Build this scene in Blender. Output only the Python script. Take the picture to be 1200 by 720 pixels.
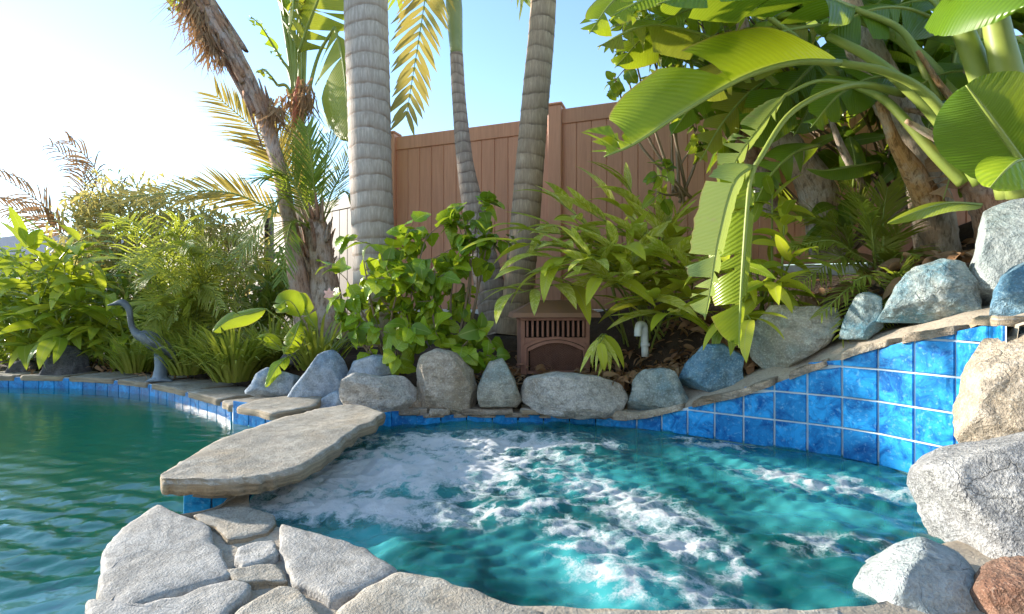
import bpy, bmesh, math, random
import numpy as np
from mathutils import Vector, Matrix, noise
R = math.radians
random.seed(7)
V = Vector
for _o in list(bpy.data.objects): bpy.data.objects.remove(_o)
SC = bpy.context.scene
COL = SC.collection
# ------------------------------------------------------------------ camera
CAMZ = .62
cam_d = bpy.data.cameras.new('camera'); cam = bpy.data.objects.new('camera', cam_d); COL.objects.link(cam)
cam.location = (0, 0, CAMZ); cam.rotation_euler = (R(90), 0, 0)
cam_d.sensor_width = 36; cam_d.lens = 18; cam_d.clip_start = .02; cam_d.clip_end = 2000
SC.camera = cam
# ------------------------------------------------------------------ sky and sun
SUN_AZ, SUN_EL = R(-68), R(13)            # azimuth from +Y towards +X
world = bpy.data.worlds.new('World'); SC.world = world; world.use_nodes = True
wn = world.node_tree; wn.nodes.clear()
sky = wn.nodes.new('ShaderNodeTexSky'); sky.sky_type = 'NISHITA'; sky.sun_disc = False
sky.sun_elevation = SUN_EL; sky.sun_rotation = SUN_AZ
sky.air_density = 1.0; sky.dust_density = .05; sky.ozone_density = 2.2; sky.altitude = 50
bg = wn.nodes.new('ShaderNodeBackground'); bg.inputs[1].default_value = .09
wo = wn.nodes.new('ShaderNodeOutputWorld')
hs_ = wn.nodes.new('ShaderNodeHueSaturation'); hs_.inputs['Saturation'].default_value = .98
wn.links.new(sky.outputs[0], hs_.inputs['Color']); wn.links.new(hs_.outputs[0], bg.inputs[0]); wn.links.new(bg.outputs[0], wo.inputs[0])
sd = bpy.data.lights.new('sun', 'SUN'); sd.energy = 2.1; sd.angle = R(2); sd.color = (1, .92, .8)
sun = bpy.data.objects.new('sun', sd); COL.objects.link(sun)
sdir = V((math.sin(SUN_AZ)*math.cos(SUN_EL), math.cos(SUN_AZ)*math.cos(SUN_EL), math.sin(SUN_EL)))
sun.rotation_euler = sdir.to_track_quat('Z', 'Y').to_euler()
SC.view_settings.view_transform = 'Standard'; SC.view_settings.look = 'None'
SC.view_settings.gamma = 1; SC.view_settings.use_curve_mapping = False
SC.view_settings.exposure = 2.55
SC.render.engine = 'CYCLES'
SC.cycles.use_denoising = True
SC.cycles.max_bounces = 10; SC.cycles.transparent_max_bounces = 12; SC.cycles.sample_clamp_indirect = 6

# ------------------------------------------------------------------ helpers
def P(px, py, D):                          # a point seen at that place of the photograph, D metres ahead
    return V(((px-600)/600*D, D, CAMZ-(py-360)/600*D))
def G(px, py, z):                          # the point of the level z seen there
    return P(px, py, (CAMZ-z)*600/(py-360))
BASE = {}
def link(o, parent=None):
    COL.objects.link(o)
    if parent is not None: o.parent = parent
    return o
def tag(o, label=None, cat=None, group=None, kind=None):
    if label: o['label'] = label
    if cat: o['category'] = cat
    if group: o['group'] = group
    if kind: o['kind'] = kind
    return o
def thing(name, loc, label, cat, group=None):
    o = bpy.data.objects.new(name, None); o.empty_display_size = .1
    COL.objects.link(o); o.location = loc; BASE[o] = V(loc)
    return tag(o, label, cat, group)
def base_of(parent):
    return BASE.get(parent, V((0, 0, 0))) if parent is not None else V((0, 0, 0))
def me(name, verts, faces, mats, uvs=None, smooth=True, mi=None):
    m = bpy.data.meshes.new(name)
    m.from_pydata([tuple(v) for v in verts], [], faces)
    for k in (mats if isinstance(mats, (list, tuple)) else [mats]): m.materials.append(k)
    if uvs is not None:
        uv = m.uv_layers.new(name='UVMap')
        li = np.empty(len(m.loops), dtype=np.int32); m.loops.foreach_get('vertex_index', li)
        uv.data.foreach_set('uv', np.asarray(uvs, dtype=np.float32)[li].ravel())
    if smooth: m.polygons.foreach_set('use_smooth', [True]*len(m.polygons))
    if mi is not None: m.polygons.foreach_set('material_index', mi)
    m.update()
    return m
def obj(name, verts, faces, mats, parent=None, uvs=None, smooth=True, mi=None, origin=None):
    """world-space verts -> an object (top level, or a part of parent)"""
    b = base_of(parent) if parent is not None else (V(origin) if origin is not None else V((0, 0, 0)))
    o = bpy.data.objects.new(name, me(name, [V(v)-b for v in verts], faces, mats, uvs, smooth, mi))
    link(o, parent); BASE[o] = b
    if parent is None: o.location = b
    return o
def frame(pos, d, up, s=1.0):
    y = V(d).normalized(); x = y.cross(V(up))
    if x.length < 1e-4: x = y.cross(V((1, .3, 0)))
    x.normalize(); z = x.cross(y)
    s = s if isinstance(s, (tuple, list)) else (s, s, s)
    m = Matrix.Identity(4)
    for i in range(3):
        m[i][0] = x[i]*s[0]; m[i][1] = y[i]*s[1]; m[i][2] = z[i]*s[2]; m[i][3] = pos[i]
    return m
def inst(name, mesh, parent, pos, d, up, s=1.0):
    o = bpy.data.objects.new(name, mesh); link(o, parent)
    o.matrix_local = frame(V(pos)-base_of(parent), d, up, s)
    return o
def cat(pts, n):
    """Catmull-Rom through pts, n samples"""
    pts = [V(p) for p in pts]
    if len(pts) == 2: return [pts[0].lerp(pts[1], i/(n-1)) for i in range(n)]
    q = [pts[0]*2-pts[1]]+pts+[pts[-1]*2-pts[-2]]
    out = []
    for i in range(n):
        t = i/(n-1)*(len(pts)-1); k = min(int(t), len(pts)-2); f = t-k
        a, b, c, d = q[k:k+4]
        out.append(.5*((2*b)+(c-a)*f+(2*a-5*b+4*c-d)*f*f+(3*b-a-3*c+d)*f**3))
    return out
def lerps(vals, t):
    x = t*(len(vals)-1); k = min(int(x), len(vals)-2); return vals[k]*(1-(x-k))+vals[k+1]*(x-k)
def tube(pts, radii, n=8, rfun=None, cap=True, flat=None):
    """verts, faces, uvs of a tube along pts; rfun(t, angle, length) multiplies the radius"""
    pts = [V(p) for p in pts]; vs, fs, uv = [], [], []
    L = 0; x0 = None
    m = len(pts)
    for i, p in enumerate(pts):
        T = (pts[min(i+1, m-1)]-pts[max(i-1, 0)]).normalized()
        if x0 is None: x0 = T.orthogonal().normalized() if flat is None else (V(flat)-T*V(flat).dot(T)).normalized()
        x0 = (x0-T*x0.dot(T)).normalized(); y0 = T.cross(x0)
        if i: L += (p-pts[i-1]).length
        r = radii[i] if isinstance(radii, (list, tuple)) and len(radii) == m else (lerps(radii, i/(m-1)) if isinstance(radii, (list, tuple)) else radii)
        for j in range(n):
            a = 2*math.pi*j/n
            k = r*(rfun(i/(m-1), a, L) if rfun else 1)
            vs.append(p+x0*math.cos(a)*k+y0*math.sin(a)*k); uv.append((j/n, L))
    for i in range(m-1):
        for j in range(n):
            a, b = i*n+j, i*n+(j+1) % n
            fs.append((a, b, b+n, a+n))
    if cap:
        fs.append(tuple(range(n-1, -1, -1))); fs.append(tuple(range((m-1)*n, m*n)))
    return vs, fs, uv
class Buf:
    def __init__(s): s.v, s.f, s.u, s.m = [], [], [], []
    def add(s, vfu, mi=0):
        v, f, u = vfu; k = len(s.v)
        s.v += list(v); s.f += [tuple(i+k for i in q) for q in f]; s.u += list(u) if u else [(0, 0)]*len(v); s.m += [mi]*len(f)
    def build(s, name, mats, parent=None, smooth=True, origin=None):
        return obj(name, s.v, s.f, mats, parent, s.u, smooth, s.m, origin)
def box(x0, x1, y0, y1, z0, z1, M=None):
    v = [V((x, y, z)) for x in (x0, x1) for y in (y0, y1) for z in (z0, z1)]
    if M is not None: v = [M @ q for q in v]
    return v, [(0, 1, 3, 2), (4, 6, 7, 5), (0, 4, 5, 1), (2, 3, 7, 6), (0, 2, 6, 4), (1, 5, 7, 3)], None
def bevbox(x0, x1, y0, y1, z0, z1, b=.004, M=None):
    """box with chamfered edges, 44 triangles"""
    bm = bmesh.new(); v, f, _ = box(x0, x1, y0, y1, z0, z1)
    vv = [bm.verts.new(q) for q in v]
    for q in f: bm.faces.new([vv[i] for i in q])
    bmesh.ops.recalc_face_normals(bm, faces=bm.faces[:])
    bmesh.ops.bevel(bm, geom=bm.edges[:]+bm.verts[:], offset=b, segments=1, affect='EDGES')
    bm.verts.index_update()
    vs = [(M @ q.co if M is not None else q.co.copy()) for q in bm.verts]; fs = [tuple(q.index for q in g.verts) for g in bm.faces]
    bm.free(); return vs, fs, None
def inside(poly, x, y):
    x = np.asarray(x); y = np.asarray(y); r = np.zeros(x.shape, bool); n = len(poly)
    for i in range(n):
        x1, y1 = poly[i]; x2, y2 = poly[(i+1) % n]
        if y1 == y2: continue
        c = ((y1 > y) != (y2 > y)) & (x < (x2-x1)*(y-y1)/(y2-y1)+x1)
        r ^= c
    return r
def smooth_poly(pts, n=6):
    q = [V((p[0], p[1], 0)) for p in pts]; m = len(q); out = []
    for i in range(m):
        a, b, c, d = q[i-1], q[i], q[(i+1) % m], q[(i+2) % m]
        for k in range(n):
            f = k/n
            r = .5*((2*b)+(c-a)*f+(2*a-5*b+4*c-d)*f*f+(3*b-a-3*c+d)*f**3); out.append((r.x, r.y))
    return out
def fbm(p, oct=4, H=.9, lac=2.1): return noise.fractal(V(p), H, lac, oct)

# ------------------------------------------------------------------ materials
class Mat:
    def __init__(s, name):
        s.m = bpy.data.materials.new(name); s.m.use_nodes = True; s.t = s.m.node_tree; s.t.nodes.clear()
        s.out = s.n('ShaderNodeOutputMaterial')
    def n(s, typ, ins=None, **kw):
        q = s.t.nodes.new(typ)
        for k, v in kw.items(): setattr(q, k, v)
        for k, v in (ins or {}).items(): s.set(q, k, v)
        return q
    def set(s, q, k, v):
        if isinstance(v, bpy.types.NodeSocket): s.t.links.new(v, q.inputs[k])
        elif isinstance(v, bpy.types.Node): s.t.links.new(v.outputs[0], q.inputs[k])
        else:
            if isinstance(v, tuple) and len(v) == 3 and q.inputs[k].type == 'RGBA': v = v+(1,)
            q.inputs[k].default_value = v
    def coord(s, kind='Object', scale=(1, 1, 1), rot=(0, 0, 0)):
        c = s.n('ShaderNodeTexCoord'); mp = s.n('ShaderNodeMapping', {'Vector': c.outputs[kind], 'Scale': scale, 'Rotation': rot}); return mp.outputs[0]
    def world(s, scale=(1, 1, 1), rot=(0, 0, 0)):
        g = s.n('ShaderNodeNewGeometry'); mp = s.n('ShaderNodeMapping', {'Vector': g.outputs['Position'], 'Scale': scale, 'Rotation': rot}); return mp.outputs[0]
    def noise(s, vec, scale, detail=4, rough=.55, dist=0):
        return s.n('ShaderNodeTexNoise', {'Vector': vec, 'Scale': scale, 'Detail': detail, 'Roughness': rough, 'Distortion': dist}).outputs['Fac']
    def ramp(s, fac, stops, interp='LINEAR'):
        r = s.n('ShaderNodeValToRGB', {'Fac': fac}); e = r.color_ramp.elements; r.color_ramp.interpolation = interp
        while len(e) < len(stops): e.new(.5)
        for k, (p, c) in zip(e, stops):
            k.position = p; k.color = (c, c, c, 1) if not isinstance(c, tuple) else c+(1,)
        return r.outputs[0]
    def mix(s, fac, a, b, mode='MIX'):
        q = s.n('ShaderNodeMix', data_type='RGBA', blend_type=mode)
        for k, v in ((0, fac), (6, a), (7, b)): s.set(q, k, v)
        return q.outputs[2]
    def math(s, op, a, b=None, c=None, clamp=False):
        q = s.n('ShaderNodeMath', operation=op, use_clamp=clamp)
        for k, v in enumerate((a, b, c)):
            if v is not None: s.set(q, k, v)
        return q.outputs[0]
    def bump(s, h, strength=.5, dist=.01, normal=None):
        q = s.n('ShaderNodeBump', {'Height': h, 'Strength': strength, 'Distance': dist})
        if normal is not None: s.set(q, 'Normal', normal)
        return q.outputs[0]
    def pbr(s, color, rough=.6, spec=.4, normal=None, **kw):
        q = s.n('ShaderNodeBsdfPrincipled', {'Base Color': color, 'Roughness': rough, 'Specular IOR Level': spec})
        if normal is not None: s.set(q, 'Normal', normal)
        for k, v in kw.items(): s.set(q, k.replace('_', ' '), v)
        return q.outputs[0]
    def done(s, sh, vol=None):
        s.t.links.new(sh, s.out.inputs[0])
        if vol is not None: s.t.links.new(vol, s.out.inputs[1])
        return s.m

def mat_rock(name, c1, c2, stain=None, stain_at=.5, speck=.35, strata=0.0, rot=(.3, .2, .1), rough=.85, scale=1.0, side=None, bd=.034, crack=.22, grain=(.7, .25)):
    k = Mat(name); w = k.world((1, 1, 1), rot)
    n1 = k.noise(w, 5*scale, 6, .6); n2 = k.noise(w, 22*scale, 6, .65); n3 = k.noise(w, 110*scale, 3, .7)
    col = k.mix(k.ramp(n1, [(.4, 0.), (.6, 1.)]), c1, c2)
    if strata:
        ws = k.world((1.5, 1.5, 26), rot); ns = k.noise(ws, 2.2, 5, .6, .4)
        col = k.mix(k.math('MULTIPLY', k.ramp(ns, [(.4, 0.), (.62, 1.)]), strata), col, tuple(v*.45 for v in c1))
    if stain is not None:
        st = k.ramp(k.noise(w, 3.1*scale, 7, .62, .6), [(stain_at-.08, 0.), (stain_at+.1, 1.)])
        col = k.mix(k.math('MULTIPLY', st, .85), col, stain)
    col = k.mix(k.math('MULTIPLY', k.ramp(n2, [(.38, 1.), (.55, 0.)]), .65), col, tuple(v*.5 for v in c1))
    col = k.mix(k.math('MULTIPLY', k.ramp(n3, [(.4, 1.), (.5, 0.)]), speck), col, tuple(v*.3 for v in c2))
    col = k.mix(k.math('MULTIPLY', k.ramp(n3, [(.56, 0.), (.66, 1.)]), speck), col, tuple(min(.85, v*1.5+.05) for v in c2))
    wz = k.n('ShaderNodeVectorMath', {0: w, 1: k.n('ShaderNodeVectorMath', {0: k.n('ShaderNodeTexNoise', {'Vector': w, 'Scale': 6*scale, 'Detail': 4}).outputs['Color'], 1: (.16, .16, .16)}, operation='MULTIPLY').outputs[0]}, operation='ADD').outputs[0]
    ck = k.n('ShaderNodeTexVoronoi', {'Vector': wz, 'Scale': 7*scale}, feature='DISTANCE_TO_EDGE').outputs['Distance']
    ckf = k.math('MULTIPLY', k.ramp(ck, [(0., 1.), (.012, 0.)]), k.ramp(n1, [(.5, 0.), (.7, crack)]))
    col = k.mix(ckf, col, tuple(v*.25 for v in c1))
    big = k.ramp(k.noise(w, 1.9*scale, 4, .55, .8), [(.4, 0.), (.6, 1.)])
    col = k.mix(k.math('MULTIPLY', big, .2), col, tuple(v*.55 for v in c1))
    if side is not None:
        nz_ = k.n('ShaderNodeSeparateXYZ', {0: k.n('ShaderNodeNewGeometry').outputs['True Normal']}).outputs[2]
        sl = k.ramp(k.noise(k.world((2, 2, 60)), 1.6, 4, .6, .3), [(.35, 0.), (.65, 1.)])
        col = k.mix(k.math('MULTIPLY', k.ramp(nz_, [(.45, 1.), (.75, 0.)]), .8), col, k.mix(sl, side, tuple(v*.4 for v in side)))
    h = k.math('ADD', k.math('MULTIPLY', n2, grain[0]), k.math('MULTIPLY', n3, grain[1])); h = k.math('ADD', h, k.math('MULTIPLY', n1, 1.2))
    if strata: h = k.math('ADD', h, k.math('MULTIPLY', ns, strata*1.5))
    h = k.math('SUBTRACT', h, k.math('MULTIPLY', ckf, 1.0))
    return k.done(k.pbr(col, rough, .3, k.bump(h, 1.0, bd)))

def mat_leaf(name, c1, c2, mid=None, vein=None, vscale=60, slant=2.0, variegate=None, vary_amt=.5, trans=.38, rough=.38, tcol=None, spots=None, edge=None):
    """leaf with a midrib and side veins; u runs across the blade, v along it"""
    k = Mat(name)
    uv = k.n('ShaderNodeTexCoord').outputs['UV']; sx = k.n('ShaderNodeSeparateXYZ', {0: uv}); u, v = sx.outputs[0], sx.outputs[1]
    oi = k.n('ShaderNodeObjectInfo').outputs['Random']; isl = k.n('ShaderNodeNewGeometry').outputs['Random Per Island']
    rnd = k.math('FRACT', k.math('ADD', k.math('MULTIPLY', oi, 7.13), k.math('MULTIPLY', isl, 3.7)))
    au = k.math('ABSOLUTE', k.math('SUBTRACT', u, .5))
    wn_ = k.noise(k.coord('Object'), 9, 3, .6)
    col = k.mix(k.math('ADD', k.math('MULTIPLY', rnd, .7), k.math('MULTIPLY', wn_, .3)), c1, c2)
    ph = k.math('ADD', k.math('MULTIPLY', v, vscale), k.math('MULTIPLY', au, -slant*vscale*.1))
    wave = k.math('SINE', k.math('ADD', k.math('MULTIPLY', ph, 6.283), k.math('MULTIPLY', wn_, 2.5)))
    if vein is not None: col = k.mix(k.math('MULTIPLY', k.math('MULTIPLY_ADD', wave, .5, .5), .3), col, vein)
    if variegate is not None:
        vv = k.n('ShaderNodeCombineXYZ', {0: k.math('MULTIPLY_ADD', au, -2.2, k.math('MULTIPLY', v, 7.0)), 1: k.math('MULTIPLY', rnd, 40.0), 2: k.math('MULTIPLY', u, 1.2)}).outputs[0]
        col = k.mix(k.math('MULTIPLY', k.ramp(k.noise(vv, 2.6, 3, .6), [(.46, 0.), (.56, 1.)]), vary_amt), col, variegate)
    if spots is not None:
        col = k.mix(k.ramp(k.noise(k.coord('Object'), 14, 5, .7), [(.6, 0.), (.7, .8)]), col, spots)
    if mid is not None:
        col = k.mix(k.ramp(au, [(.012, 1.), (.04, 0.)]), col, mid)
    if edge is not None:
        col = k.mix(k.ramp(au, [(.47, 0.), (.5, .9)]), col, edge)
    nb = k.bump(wave, .25, .004)
    sh = k.pbr(col, rough, .45, nb)
    tc = k.mix(.5, col, tcol or (.45, .5, .02)); tr = k.n('ShaderNodeBsdfTranslucent', {'Color': tc}).outputs[0]
    return k.done(k.n('ShaderNodeMixShader', {0: trans, 1: sh, 2: tr}).outputs[0])

def mat_plain(name, c1, c2=None, rough=.6, scale=8, bump=.3, bd=.005, metal=0, spec=.4, stretch=(1, 1, 1), kind='Object', det=5):
    k = Mat(name); c2 = c2 or tuple(v*.7 for v in c1)
    w = k.coord(kind, stretch); n1 = k.noise(w, scale, det, .6); n2 = k.noise(w, scale*6, 3, .6)
    col = k.mix(k.ramp(n1, [(.3, 0.), (.7, 1.)]), c1, c2)
    return k.done(k.pbr(col, rough, spec, k.bump(k.math('ADD', n1, k.math('MULTIPLY', n2, .4)), bump, bd), Metallic=metal))

def mat_tile(name, c1, c2, wet=False):
    k = Mat(name); w = k.world()
    oi = k.n('ShaderNodeObjectInfo').outputs['Random']
    vec = k.n('ShaderNodeVectorMath', {0: w, 1: k.n('ShaderNodeCombineXYZ', {0: k.math('MULTIPLY', oi, 31.), 1: k.math('MULTIPLY', oi, 17.), 2: oi}).outputs[0]}, operation='ADD').outputs[0]
    n1 = k.noise(vec, 13, 6, .7, .8); n2 = k.noise(vec, 60, 4, .6)
    col = k.mix(k.ramp(n1, [(.38, 0.), (.58, 1.)]), c1, c2)
    col = k.mix(k.math('MULTIPLY', oi, .45), col, tuple(v*.6 for v in c1))
    col = k.mix(k.ramp(n2, [(.56, 0.), (.75, .4)]), col, (.3, .6, .8))
    return k.done(k.pbr(col, k.ramp(n1, [(.3, .25), (.7, .45)]), .22, k.bump(n1, .25, .004)))

def mat_bark_palm(name, c1, c2, ring, spacing):
    k = Mat(name); uv = k.n('ShaderNodeTexCoord').outputs['UV']; s = k.n('ShaderNodeSeparateXYZ', {0: uv}); v = s.outputs[1]
    w = k.world((1, 1, .5)); n0 = k.noise(w, 2.2, 4, .6); n1 = k.noise(w, 14, 6, .65); n2 = k.noise(k.world((1, 1, .12)), 70, 4, .7)
    vv = k.math('ADD', v, k.math('MULTIPLY', k.math('SUBTRACT', n0, .5), .15))
    fr = k.math('FRACT', k.math('DIVIDE', vv, spacing))
    col = k.mix(k.ramp(n1, [(.3, 0.), (.7, 1.)]), c1, c2)
    col = k.mix(k.ramp(n2, [(.45, .45), (.62, 0.)]), col, tuple(q*.45 for q in c1))
    band = k.ramp(fr, [(0., 1.), (.07, .95), (.16, .55), (.42, .22), (.7, 0.), (.95, .1), (1., 1.)])
    col = k.mix(k.math('MULTIPLY', band, k.ramp(n1, [(.3, .25), (.65, .95)])), col, ring)
    col = k.mix(k.ramp(k.noise(w, 4, 5, .7, .5), [(.62, 0.), (.72, .5)]), col, tuple(q*.4 for q in c1))
    h = k.math('ADD', k.math('MULTIPLY', band, -.8), k.math('MULTIPLY', n2, .5))
    return k.done(k.pbr(col, .85, .25, k.bump(h, .6, .01)))

def mat_fibre(name, c1, c2, c3, rough=.85):
    """old leaf bases: long fibres along the stem"""
    k = Mat(name); uv = k.n('ShaderNodeTexCoord').outputs['UV']
    mp = k.n('ShaderNodeMapping', {'Vector': uv, 'Scale': (14, 1.6, 1)}).outputs[0]
    n1 = k.noise(mp, 3, 6, .7, .5); n2 = k.noise(k.world(), 6, 5, .65); n3 = k.noise(k.world((1, 1, .3)), 40, 4, .7)
    col = k.mix(k.ramp(n1, [(.35, 0.), (.65, 1.)]), c1, c2); col = k.mix(k.ramp(n2, [(.45, 0.), (.65, .9)]), col, c3)
    col = k.mix(k.ramp(n3, [(.36, .7), (.5, 0.)]), col, tuple(q*.3 for q in c1))
    return k.done(k.pbr(col, rough, .2, k.bump(k.math('ADD', n1, n3), .8, .012)))

M = {}
M['soil'] = mat_plain('soil', (.075, .048, .03), (.03, .02, .014), .95, 9, 1.0, .03)
k = Mat('mortar'); w = k.world(); n1 = k.noise(w, 6, 6, .65); n2 = k.noise(w, 90, 3, .7)
col = k.mix(k.ramp(n1, [(.3, 0.), (.7, 1.)]), (.34, .28, .21), (.45, .39, .31)); col = k.mix(k.ramp(n2, [(.38, .5), (.5, 0.)]), col, (.22, .19, .16))
M['mortar'] = k.done(k.pbr(col, .9, .25, k.bump(k.math('ADD', n1, k.math('MULTIPLY', n2, .4)), .7, .012)))
M['stone_beige'] = mat_rock('flagstone_beige', (.47, .41, .33), (.57, .52, .44), (.4, .3, .19), .6, .22, .5, (.1, .25, .5), side=(.42, .32, .2), bd=.014, scale=1.3, crack=.12, grain=(.25, .45))
M['stone_grey'] = mat_rock('flagstone_grey', (.42, .39, .35), (.53, .5, .46), (.42, .36, .3), .7, .3, .25, (.15, .1, .9), bd=.009, scale=1.3, crack=.12, grain=(.25, .45))
M['stone_brown'] = mat_rock('ledge_brown', (.4, .32, .23), (.55, .47, .38), (.28, .17, .09), .55, .25, .7, (.05, .05, .2))
M['rock_white'] = mat_rock('rock_white', (.56, .52, .46), (.72, .68, .61), (.42, .33, .22), .62, .45, .25, (.5, .4, .3))
M['rock_tan'] = mat_rock('rock_tan', (.5, .42, .32), (.64, .56, .46), (.34, .25, .15), .54, .35, .2, (.7, .1, .3))
M['rock_brown'] = mat_rock('rock_brown', (.3, .25, .18), (.38, .34, .27), (.2, .13, .06), .5, .3, .2, (.2, .6, .3))
M['rock_blue'] = mat_rock('rock_blue', (.42, .49, .56), (.6, .65, .7), (.25, .38, .52), .55, .3, .15, (.6, .3, .8))
M['rock_teal'] = mat_rock('rock_teal', (.32, .37, .34), (.58, .6, .54), (.06, .24, .34), .52, .35, .25, (.3, .8, .5))
M['rock_deepblue'] = mat_rock('rock_deepblue', (.14, .29, .4), (.42, .53, .57), (.04, .19, .36), .5, .4, .1, (.2, .2, .2))
M['rock_green'] = mat_rock('rock_greengrey', (.42, .4, .32), (.62, .58, .48), (.24, .34, .34), .56, .35, .3, (.9, .2, .3))
M['rock_pale'] = mat_rock('rock_pale', (.38, .42, .41), (.5, .53, .52), (.27, .36, .38), .57, .25, .1, (.2, .4, .9))
M['rock_speck'] = mat_rock('rock_speckled', (.34, .335, .33), (.46, .455, .44), (.2, .22, .24), .6, .5, .1, (.2, .9, .1), scale=1.1, grain=(.35, .35))
M['rock_dark'] = mat_rock('rock_dark', (.1, .095, .1), (.19, .18, .19), (.2, .18, .17), .6, .3, .2)
M['rock_red'] = mat_rock('rock_red', (.32, .2, .14), (.42, .3, .22), (.22, .1, .06), .5, .35, .2)
M['tile'] = mat_tile('blue_tile', (.004, .1, .34), (.02, .33, .74))
M['grout'] = mat_plain('grout', (.6, .68, .72), (.42, .55, .62), .9, 20, .4, .003)
k = Mat('plaster'); w = k.world(); n1 = k.noise(w, 2.5, 5, .6)
M['plaster'] = k.done(k.pbr(k.mix(k.ramp(n1, [(.3, 0.), (.7, 1.)]), (.12, .52, .46), (.18, .62, .56)), .7))
k = Mat('spa_plaster'); n1 = k.noise(k.world(), 3, 5, .6)
M['spa_plaster'] = k.done(k.pbr(k.mix(k.ramp(n1, [(.35, 0.), (.65, 1.)]), (.05, .3, .36), (.16, .45, .42)), .7))
M['dark'] = mat_plain('near_black', (.012, .01, .009), None, .9)
M['rust'] = mat_plain('rusted_metal', (.26, .13, .095), (.36, .19, .14), .75, 14, .4, .003, .25)
M['rust_roof'] = mat_plain('rusted_metal_roof', (.26, .16, .12), (.32, .17, .11), .7, 9, .4, .003, .2)
M['pipe'] = mat_plain('white_plastic', (.62, .66, .64), (.5, .55, .53), .4, 6, .1)
M['bronze'] = mat_plain('weathered_bronze', (.075, .08, .082), (.16, .18, .19), .5, 12, .3, .003, .3)
M['bronze_blue'] = mat_plain('weathered_bronze_blue', (.13, .17, .22), (.2, .25, .31), .55, 12, .3, .003, .3)

# fence boards: vinyl with a faint wood grain; tone varies from board to board
def mat_fence(name, c1, c2):
    k = Mat(name); oi = k.n('ShaderNodeObjectInfo').outputs['Random']
    w = k.world((1, 1, .05)); n1 = k.noise(w, 55, 5, .65, .3); n2 = k.noise(k.world((1, 1, .3)), 2.5, 4, .6)
    col = k.mix(k.ramp(n1, [(.3, 0.), (.7, 1.)]), c1, c2); col = k.mix(k.math('MULTIPLY', oi, .3), col, tuple(v*.8 for v in c1))
    col = k.mix(k.ramp(n2, [(.4, 0.), (.7, .3)]), col, tuple(v*1.15 for v in c2))
    return k.done(k.pbr(col, .55, .35, k.bump(n1, .25, .002)))
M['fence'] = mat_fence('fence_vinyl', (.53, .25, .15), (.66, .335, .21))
M['fence2'] = mat_fence('fence_far_shade_tone', (.085, .058, .045), (.115, .08, .062))  # brown darkened to look shaded although the sun strikes these boards
M['white'] = mat_plain('white_board', (.82, .8, .77), (.76, .75, .72), .6, 5, .1)
M['stucco'] = mat_plain('stucco', (.42, .36, .33), (.5, .44, .4), .9, 30, .3)
M['rooftile'] = mat_plain('roof_tile', (.2, .19, .2), (.27, .26, .27), .8, 6, .3, .02, 0, .3, (1, 12, 1))

# ------------------------------------------------------------------ outlines of pool and spa
Z_SPA, Z_POOL = -.06, -.10
SPA0 = [(-.93, 1.84), (-.955, 2.2), (-.9, 2.72), (-.72, 2.95), (-.3, 3.03), (0, 3.03), (.4, 2.99), (.76, 2.85), (1.155, 2.57), (1.4, 2.4), (1.55, 2.27), (1.64, 2.1),
        (1.72, 1.85), (1.5, 1.55), (1.14, 1.38), (.84, 1.14), (.386, 1.1), (0, 1.12), (-.24, 1.22), (-.40, 1.36), (-.58, 1.45), (-.8, 1.6)]
SPA = smooth_poly(SPA0, 6)
POOL0 = [(-9, 5.0), (-6, 4.75), (-4.55, 4.6), (-3.75, 4.5), (-3.1, 4.25), (-2.62, 3.95), (-2.2, 3.62), (-1.83, 3.32), (-1.72, 3.16), (-1.25, 2.92), (-1.2, 2.5), (-1.2, 2.0),
         (-1.1, 1.76), (-.95, 1.74), (-.98, 1.6), (-1.1, 1.5), (-1.0, 1.25), (-.85, 1.05), (-.6, .6), (-.5, -.6), (-9, -.6)]
_sm = smooth_poly(POOL0, 5); POOL = _sm[:35]+[_sm[36]]+POOL0[8:]          # smooth far edge, straight spa side
# ------------------------------------------------------------------ ground
def nearest(poly, x, y):
    """nearest point of the closed outline, and the distance"""
    bx = np.zeros_like(x); by = np.zeros_like(y); bd = np.full(x.shape, 1e9)
    for i in range(len(poly)):
        x1, y1 = poly[i]; x2, y2 = poly[(i+1) % len(poly)]; dx, dy = x2-x1, y2-y1; L = dx*dx+dy*dy+1e-12
        t = np.clip(((x-x1)*dx+(y-y1)*dy)/L, 0, 1); qx, qy = x1+t*dx, y1+t*dy; d = np.hypot(x-qx, y-qy); m = d < bd
        bx[m] = qx[m]; by[m] = qy[m]; bd[m] = d[m]
    return bx, by, bd
def clip_grid(X, Y, q, polys, keep_inside=False):
    """drop cells inside (or outside) the outlines and pull the border vertices onto them"""
    x, y = X.ravel().copy(), Y.ravel().copy(); ok = np.ones(len(q), bool)
    for poly in polys:
        ins = inside(poly, x, y)
        if keep_inside: ins = ~ins
        ok &= ~ins[q].all(1); use = np.zeros(len(x), bool); use[q[ok].ravel()] = True; mv = ins & use
        if mv.any():
            a, b, _ = nearest(poly, x[mv], y[mv]); x[mv] = a; y[mv] = b
    return x, y, q[ok]
def smooth01(a, lo, hi):
    t = np.clip((a-lo)/(hi-lo), 0, 1); return t*t*(3-2*t)
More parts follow.
